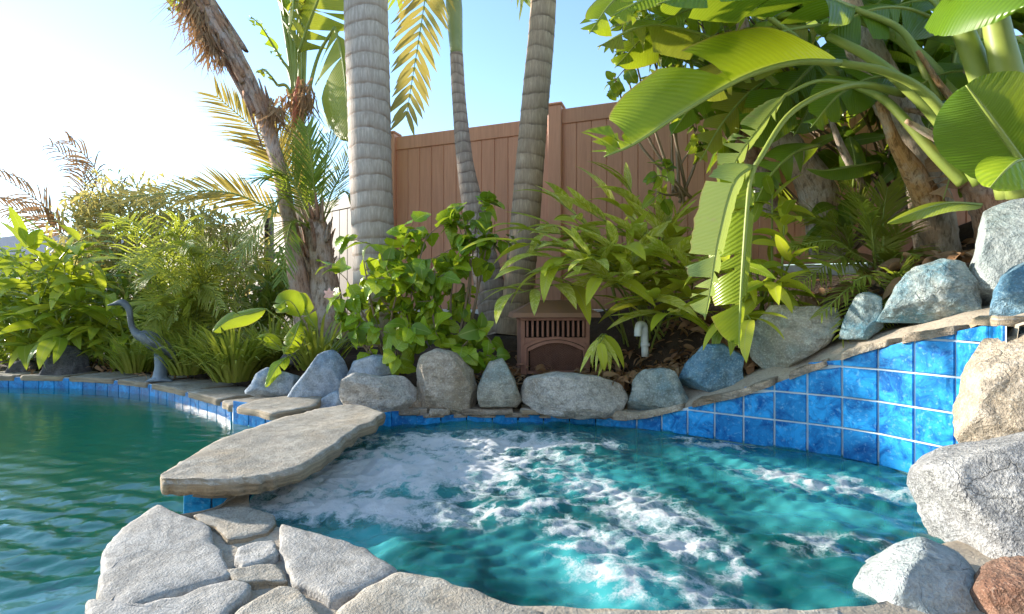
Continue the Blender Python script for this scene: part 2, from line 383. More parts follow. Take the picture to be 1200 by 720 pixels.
CTRL = np.array([(-4, 5.1, .02), (-3, 4.7, .03), (-2.2, 4.1, .03), (-1.8, 3.6, .04), (-1.5, 4.5, .14), (-1.3, 5.5, .4), (-3, 6.5, .2), (-6, 8, .2), (-8, 5.5, 0), (-5, 5.2, .02),
    (-.8, 3.25, .08), (0, 3.15, .08), (.2, 3.4, .17), (.7, 3.2, .15), (0, 4.2, .4), (.4, 4.8, .58), (-1.2, 4.2, .22), (-.6, 5.2, .56), (-.4, 3.5, .14), (.95, 2.95, .22), (1.2, 2.75, .3), (1.6, 2.5, .5),
    (1.9, 2.25, .62), (2.2, 2.6, .85), (2.1, 4.2, .9), (3, 3, 1.15), (3.8, 3.6, 1.25), (2.5, 1.8, .75), (1.4, 3.5, .5), (1.3, 4.4, .68), (2, 1.6, .45), (-.6, .8, -.06), (0, .8, -.06), (1.2, .9, -.06), (1.9, 1.2, .1),
    (0, -2, -.06), (-1, 0, -.06), (3, 0, .2), (-1.5, 1, -.06), (-9, 9, .1), (-12, 3, -.02), (6, 6, 1.2), (0, 9, .5), (5, -2, .1), (-6, -3, -.06), (-9, 14, .1)])
def zt_arr(x, y):
    d2 = (x[..., None]-CTRL[:, 0])**2+(y[..., None]-CTRL[:, 1])**2+.004
    w = d2**-1.8; return (w*CTRL[:, 2]).sum(-1)/w.sum(-1)
def zt(x, y): return float(zt_arr(np.array([x]), np.array([y]))[0])
def axis(a, b, step, far):
    m = list(np.arange(a, b, step)); lo = [a-s for s in far][::-1]; hi = [m[-1]+s for s in far]; return np.array(lo+m+hi)
xs = axis(-5.2, 4.4, .06, [.3, .8, 1.8, 4, 10, 30, 100, 500]); ys = axis(-.8, 6.4, .06, [.3, .8, 1.8, 4, 10, 30, 100, 500])
X, Y = np.meshgrid(xs, ys); Z = zt_arr(X, Y); near = (abs(X) < 7) & (Y < 8)
Z += np.array([[noise.fractal(V((a*4, b*4, 0)), .8, 2.1, 3)*.02 for a in xs] for b in ys])*near
nx = len(xs); ids = np.arange(X.size).reshape(X.shape)
q = np.stack([ids[:-1, :-1], ids[:-1, 1:], ids[1:, 1:], ids[1:, :-1]], -1).reshape(-1, 4)
DIV = [(-1.13, 1.79), (-.95, 1.82), (-.955, 2.2), (-.9, 2.7), (-.74, 2.95), (-.5, 3.02), (-.55, 3.25), (-1.0, 3.34), (-1.72, 3.34), (-1.72, 3.17), (-1.25, 2.93), (-1.18, 2.5), (-1.18, 2.0)]
gx_, gy_, q = clip_grid(X, Y, q, [SPA, POOL, DIV])
qc = np.stack([gx_[q].mean(1), gy_[q].mean(1)], -1); q = q[~((qc[:, 0] > -1.6) & (qc[:, 0] < -.88) & (qc[:, 1] > 1.7) & (qc[:, 1] < 3.0))]
near_ = (abs(gx_) < 7) & (gy_ < 7); Z = Z.ravel()
dp_ = np.full(gx_.shape, 9.); dp_[near_] = nearest(POOL0[:10], gx_[near_], gy_[near_])[2]
ds_ = np.full(gx_.shape, 9.); ds_[near_] = nearest([p_ for p_ in SPA if p_[1] > 2.6 and p_[0] < .9], gx_[near_], gy_[near_])[2]
Z = -.05+(Z+.05)*smooth01(dp_, .26, .5)*smooth01(ds_, .05, .3)
RW_ = [p_ for p_ in SPA if p_[0] > .7 and p_[1] > 1.7]; dr_ = np.full(gx_.shape, 9.); dr_[near_] = nearest(RW_, gx_[near_], gy_[near_])[2]
Z -= .27*(1-smooth01(dr_, .12, .5))*(gx_ > .6)
rr_ = (gx_ > -1.4) & (gx_ < 2.2) & (gy_ > .25) & (gy_ < 1.9); Z[rr_] -= .14
Z[(gx_ < 1.3) & (gy_ < 2.)] = np.minimum(Z, -.07)[(gx_ < 1.3) & (gy_ < 2.)]
go = obj('ground', np.stack([gx_, gy_, Z], -1), [tuple(int(i) for i in r) for r in q], M['soil'])
tag(go, 'dark mulched garden soil rising to the fence', 'ground', kind='structure')
# mortar bed of the stone deck between the two basins
xs2 = np.arange(-1.45, 2.3, .03); ys2 = np.arange(.2, 1.95, .03); X, Y = np.meshgrid(xs2, ys2)
Z = -.031+(np.maximum(zt_arr(X, Y)+.014, -.031)+.031)*smooth01(X+.3*(1.4-Y), 1.25, 1.9)+np.array([[noise.fractal(V((a*6, b*6, 3)), .8, 2.1, 3)*.008 for a in xs2] for b in ys2])
ids = np.arange(X.size).reshape(X.shape); q = np.stack([ids[:-1, :-1], ids[:-1, 1:], ids[1:, 1:], ids[1:, :-1]], -1).reshape(-1, 4)
dx_, dy_, q = clip_grid(X, Y, q, [SPA, POOL, DIV])
deck = obj('stone_deck', np.stack([dx_, dy_, Z.ravel()], -1), [tuple(int(i) for i in r) for r in q], M['mortar'])
tag(deck, 'pale flagstone deck set in mortar between the pool and the spa', 'deck', kind='structure'); BASE[deck] = V((0, 0, 0))

_pl = POOL0[13:20]; _ln = cat([V((a, b, 0)) for a, b in _pl], 90)
_v = []
for i, c in enumerate(_ln):
    for z_, o_ in ((-.012, .03), (-.05, -.005), (-.1, .0), (-.16, .01), (-.34, .02)): _v.append(c+V((o_+.03*noise.noise(V((c.x*7, c.y*7, z_*20))), 0, z_)))
obj('deck_edge', _v, [(i*5+j, (i+1)*5+j, (i+1)*5+j+1, i*5+j+1) for i in range(89) for j in range(4)], M['mortar'], deck)
def basin(name, poly, ztop, zbot, mat, label):
    n = len(poly); v = [V((x, y, ztop)) for x, y in poly]+[V((x, y, zbot)) for x, y in poly]
    f = [(i, (i+1) % n, n+(i+1) % n, n+i) for i in range(n)]
    bm = bmesh.new(); vv = [bm.verts.new(p) for p in v]
    for a in f: bm.faces.new([vv[i] for i in a])
    g = bm.faces.new([vv[n+i] for i in range(n)]); bmesh.ops.triangulate(bm, faces=[g]); bm.verts.index_update()
    o = obj(name, [p.co.copy() for p in bm.verts], [tuple(p.index for p in a.verts) for a in bm.faces], mat, smooth=False); bm.free()
    return tag(o, label, 'basin', kind='structure')
basin('pool_basin', POOL, -.094, -1.35, M['plaster'], 'teal plastered shell of the swimming pool')
basin('spa_basin', SPA, -.05, -.62, M['spa_plaster'], 'turquoise plastered shell of the spa')

M['step'] = mat_plain('pale_plaster', (.62, .72, .74), (.7, .76, .78), .7, 5, .2)
_st = [(-.86, 1.5), (-1.3, 1.5), (-1.75, 1.2), (-2.1, .7), (-2.3, -.55), (-.3, -.55)]  # pale step added to whiten the water in place of mirrored sky
_v = [V((x_, y_, z_)) for z_ in (-1.34, -.2) for x_, y_ in _st]; _n = len(_st)
tag(obj('added_pool_step', _v, [(i, (i+1) % _n, _n+(i+1) % _n, _n+i) for i in range(_n)]+[tuple(range(_n, 2*_n))], M['step'], smooth=False), 'added pale submerged step whitening the water like a sky reflection', 'step', kind='structure')
# ------------------------------------------------------------------ water
def sheet(poly, z, step):
    px_ = [p[0] for p in poly]; py_ = [p[1] for p in poly]
    xs = np.arange(max(min(px_), -7.5)-step, max(px_)+step*2, step); ys = np.arange(min(py_)-step, max(py_)+step*2, step)
    X, Y = np.meshgrid(xs, ys); ids = np.arange(X.size).reshape(X.shape)
    q = np.stack([ids[:-1, :-1], ids[:-1, 1:], ids[1:, 1:], ids[1:, :-1]], -1).reshape(-1, 4)
    x, y, q = clip_grid(X, Y, q, [poly], True)
    used, inv = np.unique(q, return_inverse=True); return x[used], y[used], inv.reshape(q.shape)
def waves(x, y, comps, seed):
    rg = np.random.RandomState(seed); z = np.zeros_like(x)
    for lam, amp, n, (a0, a1) in comps:
        for _ in range(n):
            a = rg.uniform(a0, a1); p = rg.uniform(0, 6.28); l = lam*rg.uniform(.75, 1.3)
            z += amp*np.sin(6.2832/l*(x*math.cos(a)+y*math.sin(a))+p)
    return z
def blob(x, y, cx, cy, sx, sy, rot=0):
    dx, dy = x-cx, y-cy; a = dx*math.cos(rot)+dy*math.sin(rot); b = -dx*math.sin(rot)+dy*math.cos(rot); return np.exp(-(a/sx)**2-(b/sy)**2)
def water_obj(name, x, y, z, q, mat, label, foam=None):
    o = obj(name, np.stack([x, y, z], -1), [tuple(int(i) for i in r) for r in q], mat)
    if foam is not None:
        at = o.data.attributes.new('foam', 'FLOAT', 'POINT'); at.data.foreach_set('value', foam[0].astype(np.float32))
        at = o.data.attributes.new('air', 'FLOAT', 'POINT'); at.data.foreach_set('value', foam[1].astype(np.float32))
    return tag(o, label, 'water', kind='structure')

def mat_water(name, absorb, dens, body, body_amt, foam=False, ripple=None):
    k = Mat(name); w = k.world()
    nb = k.noise(k.world((1, 1, 1)), 22, 4, .6, .5)
    nrm = k.bump(nb, .5, .004 if not foam else .01)
    clear = k.n('ShaderNodeBsdfTransparent', {'Color': (.97, .99, .99)}).outputs[0]
    diff = k.n('ShaderNodeBsdfDiffuse', {'Color': body}).outputs[0]
    under = k.n('ShaderNodeMixShader', {0: body_amt, 1: clear, 2: diff}).outputs[0]
    if foam:
        fo = k.n('ShaderNodeAttribute', attribute_name='foam').outputs['Fac']; ai = k.n('ShaderNodeAttribute', attribute_name='air').outputs['Fac']
        aer = k.n('ShaderNodeBsdfDiffuse', {'Color': (.07, .42, .43)}).outputs[0]
        na = k.noise(w, 4.5, 5, .6, .6)
        airf = k.math('MULTIPLY', k.ramp(k.math('ADD', ai, k.math('MULTIPLY', k.math('SUBTRACT', na, .5), .9)), [(.25, 0.), (.85, 1.)]), .75)
        under = k.n('ShaderNodeMixShader', {0: airf, 1: under, 2: aer}).outputs[0]
    gl = k.n('ShaderNodeBsdfGlossy', {'Color': (1, 1, 1), 'Roughness': .03, 'Normal': nrm}).outputs[0]
    fr = k.n('ShaderNodeFresnel', {'IOR': 1.33, 'Normal': nrm}).outputs[0]
    sh = k.n('ShaderNodeMixShader', {0: fr, 1: under, 2: gl}).outputs[0]
    if foam:
        # lacy foam: warped cells give threads and holes, fine noise gives bubbles
        warp = k.n('ShaderNodeTexNoise', {'Vector': w, 'Scale': 3.2, 'Detail': 5, 'Roughness': .6}).outputs['Color']
        wv = k.n('ShaderNodeVectorMath', {0: w, 1: k.n('ShaderNodeVectorMath', {0: warp, 1: (.55, .55, .55)}, operation='MULTIPLY').outputs[0]}, operation='ADD').outputs[0]
        vo = k.n('ShaderNodeTexVoronoi', {'Vector': wv, 'Scale': 6.5, 'Randomness': 1}, feature='DISTANCE_TO_EDGE').outputs['Distance']
        lace = k.ramp(vo, [(0., 1.), (.12, .55), (.35, 0.)])
        fine = k.noise(wv, 42, 6, .75); fine2 = k.noise(w, 160, 4, .8); big = k.noise(wv, 6, 7, .68)
        f = k.math('ADD', k.math('MULTIPLY', fo, .88), k.math('MULTIPLY', lace, .62))
        f = k.math('ADD', f, k.math('MULTIPLY', k.math('SUBTRACT', big, .5), 1.1))
        f = k.math('ADD', f, k.math('MULTIPLY', k.math('SUBTRACT', fine, .5), 1.1))
        f = k.math('ADD', f, k.math('MULTIPLY', k.math('SUBTRACT', fine2, .5), .8))
        ff = k.ramp(f, [(.44, 0.), (.6, .4), (.95, .97)])
        ff = k.math('MULTIPLY', ff, k.ramp(fo, [(.04, 0.), (.2, 1.)]))
        fcol = k.mix(k.ramp(f, [(.55, 0.), (1.1, 1.)]), (.62, .78, .8), (.9, .92, .93))
        fs = k.pbr(fcol, .55, .3, k.bump(k.math('ADD', fine, fine2), .9, .016))
        sh = k.n('ShaderNodeMixShader', {0: ff, 1: sh, 2: fs}).outputs[0]
    vol = k.n('ShaderNodeVolumeAbsorption', {'Color': absorb+(1,), 'Density': dens}).outputs[0]
    return k.done(sh, vol)
M['pool_water'] = mat_water('pool_water', (.03, .66, .56), .75, (.0, .3, .22), .24)
M['spa_water'] = mat_water('spa_water', (.1, .62, .62), .9, (.0, .2, .2), .3, True)
x, y, q = sheet(SPA, Z_SPA, .0105)
def gx(px, py): p = G(px, py, Z_SPA); return p.x, p.y
foam = np.zeros_like(x); air = np.zeros_like(x)
for px_, py_, sx, sy, rot, a in [(470, 550, .55, .3, .1, 1.1), (420, 595, .4, .11, -.15, 1.05), (560, 520, .5, .2, 0, .9), (390, 565, .3, .2, 0, .9), (610, 598, .2, .035, .35, .8), (400, 520, .25, .1, .6, .6), (700, 520, .12, .12, .4, .45),
        (735, 590, .12, .3, .55, .62), (690, 640, .1, .14, .3, .55), (800, 640, .2, .06, -.5, .75), (770, 690, .18, .07, -.4, .6), (960, 565, .26, .09, -.5, .68), (830, 520, .2, .1, -.3, .5), (880, 668, .12, .06, .2, .45), (660, 620, .06, .1, 0, .5), (980, 640, .2, .08, -.2, .3)]:
    cx_, cy_ = gx(px_, py_); foam = np.maximum(foam, a*blob(x, y, cx_, cy_, sx, sy, rot))
for px_, py_, s in [(450, 555, .45), (700, 560, .3), (690, 660, .24), (740, 700, .2), (920, 560, .3), (860, 540, .3), (430, 635, .16), (960, 600, .25)]:
    cx_, cy_ = gx(px_, py_); air = np.maximum(air, .85*blob(x, y, cx_, cy_, s*1.3, s))
air = np.maximum(air, .4)
z = Z_SPA+waves(x, y, [(.5, .0035, 4, (0, 6.28)), (.18, .0022, 6, (0, 6.28)), (.07, .0011, 8, (0, 6.28))], 3)
nz = np.array([noise.fractal(V((a*9, b*9, 1.3)), .7, 2.1, 4) for a, b in zip(x, y)])
z += nz*(.004+.012*foam)+.01*foam
z += np.array([noise.noise(V((a*38, b*38, 4.))) for a, b in zip(x, y)])*(.001+.006*foam)
water_obj('spa_water', x, y, z, q, M['spa_water'], 'churning turquoise spa water streaked with white foam', (foam, air))
x, y, q = sheet(POOL, Z_POOL, .024)
near = np.exp(-((x+1.3)/1.3)**2-((y-1.3)/1.1)**2)
z = Z_POOL+waves(x, y, [(.5, .0007, 4, (.9, 2.2)), (.12, .0007, 7, (.9, 2.2)), (.05, .0005, 9, (.7, 2.4))], 5)*(.25+2.2*near)
water_obj('pool_water', x, y, z, q, M['pool_water'], 'rippling green blue water of the swimming pool')

# ------------------------------------------------------------------ stone and tile work
def flagstone(poly, ztop, thick, seed, n=56, rough=.006, bev=.014, tilt=(0, 0), edge=.008):
    """irregular slab: verts and faces; poly in plan (star-shaped)"""
    c = V((sum(p[0] for p in poly)/len(poly), sum(p[1] for p in poly)/len(poly)))
    m = len(poly); per = [math.hypot(poly[(i+1) % m][0]-poly[i][0], poly[(i+1) % m][1]-poly[i][1]) for i in range(m)]; tot = sum(per)
    out = []
    for j in range(n):
        s = tot*j/n; i = 0
        while s > per[i]: s -= per[i]; i += 1
        f = s/per[i]; a, b = poly[i], poly[(i+1) % m]; p = V((a[0]*(1-f)+b[0]*f, a[1]*(1-f)+b[1]*f)); out.append(p)
    out = [(out[j-1]+out[j]*2+out[(j+1) % n])/4 for j in range(n)]
    out = [p+(p-c).normalized()*edge*2*fbm((p.x*9, p.y*9, seed)) for p in out]
    rings = [(1.0, -thick, 0), (1.0, -thick*.45, 1), (1.0, -bev*.7, 0), (.985, -.003, 0), (.93, 0, 0), (.78, .001, 0), (.55, 0, 0), (.28, 0, 0)]
    vs, fs = [], []
    for sc, dz, e in rings:
        for p in out:
            r = c+(p-c)*sc
            if e: r = r+(p-c).normalized()*(.006*fbm((p.x*16, p.y*16, seed+5))+.003)
            z = ztop+dz+(rough*fbm((r.x*5, r.y*5, seed), 4)+rough*.5*fbm((r.x*18, r.y*18, seed), 3) if dz > -.02 else 0)+tilt[0]*(r.x-c.x)+tilt[1]*(r.y-c.y)
            vs.append(V((r.x, r.y, z)))
    for k_ in range(len(rings)-1):
        for j in range(n): a, b = k_*n+j, k_*n+(j+1) % n; fs.append((a, b, b+n, a+n))
    vs.append(V((c.x, c.y, ztop))); t = len(vs)-1; k0 = (len(rings)-1)*n
    for j in range(n): fs.append((k0+j, k0+(j+1) % n, t))
    return vs, fs
def pxpoly(pts, z): return [tuple(G(a, b, z).xy) for a, b in pts]
DECK = [('stone_grey', -.012, [(120, 645), (146, 614), (186, 590), (215, 604), (240, 613), (260, 640), (273, 673), (208, 690), (146, 714), (112, 698)]),
    ('stone_grey', -.013, [(104, 702), (150, 712), (205, 696), (280, 674), (294, 688), (262, 720), (230, 760), (104, 770)]),
    ('stone_beige', -.015, [(222, 603), (260, 594), (293, 592), (318, 603), (322, 614), (312, 624), (267, 632), (248, 617)]),
    ('stone_grey', -.012, [(279, 641), (300, 634), (321, 632), (328, 648), (304, 660), (284, 663)]),
    ('stone_grey', -.008, [(328, 612), (372, 624), (436, 645), (467, 666), (440, 682), (390, 702), (346, 678), (326, 645)]),
    ('stone_beige', -.005, [(390, 716), (420, 692), (462, 668), (492, 671), (524, 679), (564, 693), (604, 707), (646, 718), (600, 800), (400, 800)]),
    ('stone_beige', -.012, [(268, 722), (300, 700), (325, 686), (345, 690), (367, 704), (386, 722), (370, 790), (250, 790)]),
    ('stone_beige', -.015, [(262, 668), (276, 680), (322, 681), (341, 679), (326, 662), (305, 663)]),
    ('stone_beige', -.005, [(650, 722), (720, 713), (800, 714), (880, 711), (950, 714), (990, 712), (1010, 760), (840, 830), (640, 830)]),
    ('stone_grey', -.012, [(150, 764), (230, 764), (250, 792), (370, 795), (395, 805), (390, 900), (120, 900)]),
    ('stone_grey', -.012, [(400, 806), (620, 806), (640, 900), (400, 900)])]
for i, (mk, z, pts) in enumerate(DECK):
    v, f = flagstone(pxpoly(pts, z), z, .07, i*3.7+1, 72, .0045, .012); obj('flagstone', v, f, M[mk], deck)
# bridge slab over the wall between pool and spa
dv = thing('spa_dividing_wall', (-1.05, 2.4, -1), 'low blue tiled wall under a long beige slab between pool and spa', 'wall')
b_ = Buf(); n_ = len(DIV); b_.v = [V((x_, y_, -1.1)) for x_, y_ in DIV]+[V((x_, y_, .02)) for x_, y_ in DIV]; b_.f = [(i, (i+1) % n_, n_+(i+1) % n_, n_+i) for i in range(n_)]+[tuple(range(n_, 2*n_))]
b_.u = [(0, 0)]*len(b_.v); b_.m = [0]*len(b_.f); b_.build('core', M['mortar'], dv, smooth=False)
slab = pxpoly([(188, 556), (215, 540), (245, 519), (290, 503), (330, 489), (365, 480), (400, 474), (430, 476), (450, 484), (440, 495), (415, 506), (385, 527), (350, 546), (320, 553), (300, 555), (250, 557), (215, 560)], .072)
def long_slab(name, A, B, ztop, thick, mat, parent, seed, nu=60, nv=16):
    """slab between two long edges A and B (lists of plan points)"""
    a = cat([V((p[0], p[1], 0)) for p in A], nu); b = cat([V((p[0], p[1], 0)) for p in B], nu); vs, fs = [], []
    prof = [(0, -thick), (0, -thick*.55), (-.006, -thick*.3), (0.004, -.008), (.012, -.001)]
    rows = []
    for i in range(nu):
        d = (b[i]-a[i]); L = d.length; d = d.normalized(); row = []
        ja = .02*fbm((i*.45, seed, 0)); jb = .02*fbm((i*.45, seed, 9)); t = i/(nu-1); endz = 0
        cs = [(s+ja, z) for s, z in prof]+[(L*k_/(nv), 0) for k_ in range(1, nv)]+[(L-s+jb, z) for s, z in reversed(prof)]
        for s, z in cs:
            p = a[i]+d*s; lay = .014*fbm((p.x*14, p.y*14, z*80+seed)) if z < -.01 else 0
            zz = ztop+z+.012*fbm((p.x*2.2, p.y*2.2, seed), 5)+.004*fbm((p.x*11, p.y*11, seed), 3)
            row.append(p+d*(lay if s < L/2 else -lay)+V((0, 0, zz)))
        rows.append(row)
    m = len(rows[0]); vs = [p for r in rows for p in r]
    for i in range(nu-1):
        for j in range(m-1): fs.append((i*m+j, i*m+j+1, (i+1)*m+j+1, (i+1)*m+j))
        fs.append((i*m+m-1, i*m, (i+1)*m, (i+1)*m+m-1))
    fs.append(tuple(range(m))[::-1]); fs.append(tuple((nu-1)*m+j for j in range(m)))
    return obj(name, vs, fs, M[mat], parent)
ztop = .072
SA = pxpoly([(188, 557), (198, 549), (215, 539), (245, 519), (290, 503), (330, 489), (365, 480), (400, 474), (422, 474)], ztop)
SB = pxpoly([(190, 561), (225, 562), (280, 560), (318, 555), (352, 546), (388, 526), (415, 507), (440, 494), (452, 484)], ztop)
long_slab('coping_slab', SA, SB, ztop, .05, 'stone_beige', dv, 3.3)
v, f = flagstone(pxpoly([(276, 476), (300, 468), (345, 462), (378, 464), (372, 474), (350, 480), (322, 485), (300, 480)], .075), .075, .04, 21, 48); obj('coping_stone', v, f, M['stone_beige'], dv)
def along(pts, step):
    """points and tangents every step metres along a plan polyline"""
    out = []; acc = 0
    for a, b in zip(pts[:-1], pts[1:]):
        a, b = V((a[0], a[1], 0)), V((b[0], b[1], 0)); L = (b-a).length; s = acc
        while s < L: out.append((a.lerp(b, s/L), (b-a).normalized())); s += step
        acc = s-L
    return out
rg_t = random.Random(3)
def tile_band(parent, pts, rows, w=.152, inward=1, h=.152, grout=.006, topf=None, th=.009, mat='tile'):
    """ceramic tiles on a wall along pts; rows are the lower edges; topf(x, y) cuts the top"""
    al = along(pts, w)
    for (p, _), (q2, _) in zip(al[:-1], al[1:]):
        t = (q2-p).normalized(); q_ = q2-t*grout; nrm = V((-t.y, t.x, 0))*inward
        for z0 in rows:
            za = zb = z0+h-grout
            if topf:
                za, zb = min(za, topf(p)), min(zb, topf(q_))
                if za < z0+.012 and zb < z0+.012: continue
                za, zb = max(za, z0+.004), max(zb, z0+.004)
            nrm = (nrm+t*rg_t.gauss(0, .012)+V((0, 0, rg_t.gauss(0, .012)))).normalized(); e = .004; fr = [p+V((0, 0, z0)), q_+V((0, 0, z0)), q_+V((0, 0, zb)), p+V((0, 0, za))]
            cc = (fr[0]+fr[1]+fr[2]+fr[3])/4
            vs = fr+[a+nrm*th*.6 for a in fr]+[a+(cc-a).normalized()*e+nrm*th for a in fr]
            fs = [(0, 1, 2, 3)[::-1]]+[(i, (i+1) % 4, 4+(i+1) % 4, 4+i) for i in range(4)]+[(4+i, 4+(i+1) % 4, 8+(i+1) % 4, 8+i) for i in range(4)]+[(8, 9, 10, 11)]
            obj('tile', vs, fs, M[mat], parent, smooth=False)
# order of POOL0 runs with the water on the right hand of the far edge
tile_band(dv, [(-1.72, 3.17), (-1.25, 2.93), (-1.185, 2.5), (-1.185, 2.0), (-1.13, 1.79), (-.955, 1.815)], [-.105], .15, -1, .15)
tile_band(dv, [(-1.14, 1.782), (-.945, 1.815), (-.93, 1.86)], [-.12], .093, -1, .135)
tile_band(dv, [(-.95, 1.84), (-.96, 2.2), (-.905, 2.7), (-.735, 2.945), (-.5, 3.0)], [-.125], .15, -1, .15)

# pool coping along the far edge
pc = thing('pool_edge', (-3, 4.3, -.1), 'pale flagstone edge with blue waterline tiles along the garden side of the pool', 'pool edge')
FAR = POOL[:37]
FAR = [p for p in FAR if p[0] > -6.5 and p[1] > 3.1]
tile_band(pc, FAR, [-.155], .15, -1, .15)
vs_ = [V((x_, y_, z_)) for x_, y_ in FAR for z_ in (-.3, -.005)]; obj('tile_backing', vs_, [(2*i, 2*i+2, 2*i+3, 2*i+1) for i in range(len(FAR)-1)], M['grout'], pc)
rg = random.Random(4)
def coping(parent, pts, ztop, width, thick, over, mat, lens=(.35, .65), out=1, zf=None, gap=.012, name='coping_stone', rough=.005):
    fine = along(pts, .03); i = 0; k_ = 0
    while i < len(fine)-4:
        n = int(rg.uniform(*lens)/.03); seg = fine[i:min(i+n, len(fine))]
        if len(seg) < 4: break
        s2 = seg[:max(2, len(seg)-max(1, int(gap/.03)))]
        lip = [(p+V((-t.y, t.x, 0))*out*-over) for p, t in s2]; back = [(p+V((-t.y, t.x, 0))*out*(width*rg.uniform(.9, 1.1))) for p, t in s2]
        lip = lip[::4]+[lip[-1]]; back = back[::6]+[back[-1]]
        poly = [(p.x, p.y) for p in lip]+[(p.x, p.y) for p in back[::-1]]
        z0 = ztop+rg.uniform(-.006, .006); tl = (0, 0)
        if zf: c0, c1 = lip[0], lip[-1]
        v, f = flagstone(poly, z0, thick, rg.uniform(0, 99), 56, rough)
        if zf: v = [V((q_.x, q_.y, q_.z+zf(q_))) for q_ in v]
        m_ = mat if isinstance(mat, str) else rg.choice(mat)
        obj(name, v, f, M[m_], parent); i += n; k_ += 1
coping(pc, FAR, .006, .34, .045, .025, 'stone_beige', (.4, .7), 1)

# the spa rim under the boulders
BACK = [p for p in SPA[14:48]]
sr = thing('spa_rim', (0, 3.05, -.1), 'thin layered stone rim above the foaming far edge of the spa', 'spa rim')
bk = [p for p in SPA if p[1] > 2.8 and p[0] < .78]; bk.sort(key=lambda p: p[0]); bk = bk[1:]
tile_band(sr, bk, [-.15], .152, -1, .14)
coping(sr, bk, .022, .16, .03, .03, ['stone_beige', 'stone_brown', 'rock_tan'], (.18, .38), 1, rough=.008)
coping(sr, bk[6:], -.006, .14, .022, .012, ['stone_brown', 'rock_tan'], (.2, .4), 1)

# the sloping tiled wall
TW = thing('tiled_spa_wall', (1.4, 2.4, -.6), 'curved bright blue tile wall rising beside the spa under a stone ledge', 'wall')
i0 = SPA0.index((.76, 2.85))*6; rw = SPA[i0-3:i0+34]
LX = [(.62, 2.91, -.012), (.76, 2.85, .015), (1.0, 2.69, .1), (1.155, 2.57, .18), (1.4, 2.4, .325), (1.55, 2.27, .42), (1.64, 2.1, .49), (1.72, 1.85, .56)]
arc = [0]
for a, b in zip(rw[:-1], rw[1:]): arc.append(arc[-1]+math.hypot(b[0]-a[0], b[1]-a[1]))
# height of the ledge as a function of the distance along the wall
apos = []; 
for x_, y_, z_ in LX:
    best = min(range(len(rw)), key=lambda i: math.hypot(rw[i][0]-x_, rw[i][1]-y_)); apos.append((arc[best], z_))
apos = sorted(set(apos)); AX = [a for a, _ in apos]; AZ = [b for _, b in apos]
RWX = np.array([p[0] for p in rw]); RWY = np.array([p[1] for p in rw])
def ledge_z(p):
    i = int(np.argmin((RWX-p.x)**2+(RWY-p.y)**2)); best = arc[i]
    for j in (i-1, i):
        if 0 <= j < len(rw)-1:
            a = V((rw[j][0], rw[j][1])); d = V((rw[j+1][0], rw[j+1][1]))-a; t = (V((p.x, p.y))-a).dot(d)/d.dot(d)
            if 0 <= t <= 1: best = arc[j]+t*d.length
    return float(np.interp(best, AX, AZ))
vs_ = []
for x_, y_ in rw: vs_ += [V((x_, y_, -.6)), V((x_, y_, ledge_z(V((x_, y_, 0)))-.004))]
obj('grout_bed', vs_, [(2*i, 2*i+2, 2*i+3, 2*i+1) for i in range(len(rw)-1)], M['grout'], TW)
tile_band(TW, rw, [-.34+.139*i for i in range(8)], .139, -1, .139, .0085, lambda p: ledge_z(p)-.003)
coping(TW, rw, .024, .13, .034, .022, ['stone_brown', 'stone_beige', 'rock_tan'], (.22, .5), 1, lambda p: ledge_z(p), name='ledge_stone', rough=.009)
# mortar haunch behind the ledge
vs_ = []
nrw = len(rw)
for i, (x_, y_) in enumerate(rw):
    a = rw[max(i-1, 0)]; b = rw[min(i+1, nrw-1)]; t = V((b[0]-a[0], b[1]-a[1], 0)).normalized(); o_ = V((-t.y, t.x, 0)); zz = ledge_z(V((x_, y_, 0)))
    for s_, dz in ((.02, -.1), (.03, .0), (.1, .03), (.18, .07), (.3, .1), (.45, -.02)): vs_.append(V((x_, y_, zz+dz+.01*fbm((x_*9, y_*9, s_*9))))+o_*s_)
obj('mortar_bed', vs_, [(i*6+j, (i+1)*6+j, (i+1)*6+j+1, i*6+j+1) for i in range(nrw-1) for j in range(5)], M['mortar'], TW)

# ------------------------------------------------------------------ unseen pale house and paving added to bounce sunlight forward
pt_ = obj('fill_patio', [V((-7, -3.41, -.052)), V((7, -3.41, -.052)), V((7, .25, -.052)), V((-.4, .25, -.052)), V((-.4, -.7, -.052)), V((-7, -.7, -.052))], [(0, 1, 2, 3, 4, 5)], M['mortar'], smooth=False); tag(pt_, 'unseen pale paving added before that house to bounce sunlight', 'fill_patio', kind='structure')
hw_ = thing('fill_house', (0, -4.5, -.1), 'unseen pale house added behind the viewer to bounce sunlight forward', 'house')
v, f, _ = box(-9, 9, -9, -3.4, -.2, 3.3); obj('wall', v, f, M['white'], hw_, smooth=False)
rv_ = [(-9.7, -9.7, 3.31), (9.7, -9.7, 3.31), (9.7, -2.9, 3.31), (-9.7, -2.9, 3.31), (-6, -6.7, 5), (6, -6.7, 5)]
obj('roof', [V(q_) for q_ in rv_], [(3, 2, 1, 0), (2, 3, 4, 5), (0, 1, 5, 4), (1, 2, 5), (3, 0, 4)], M['rooftile'], hw_, smooth=False)
for x_, w_, z0, z1 in ((-5.5, .8, .9, 2.1), (-1.6, .9, -.1, 2.1), (2.2, .7, .9, 2.1), (5.6, .8, .9, 2.1)):
    v, f, _ = box(x_-w_, x_+w_, -3.43, -3.37, z0, z1); wo_ = obj('window', v, f, M['dark'], hw_, smooth=False)
    v, f, _ = box(x_-w_-.06, x_+w_+.06, -3.365, -3.34, z1, z1+.08); obj('lintel', v, f, M['stucco'], wo_, smooth=False)
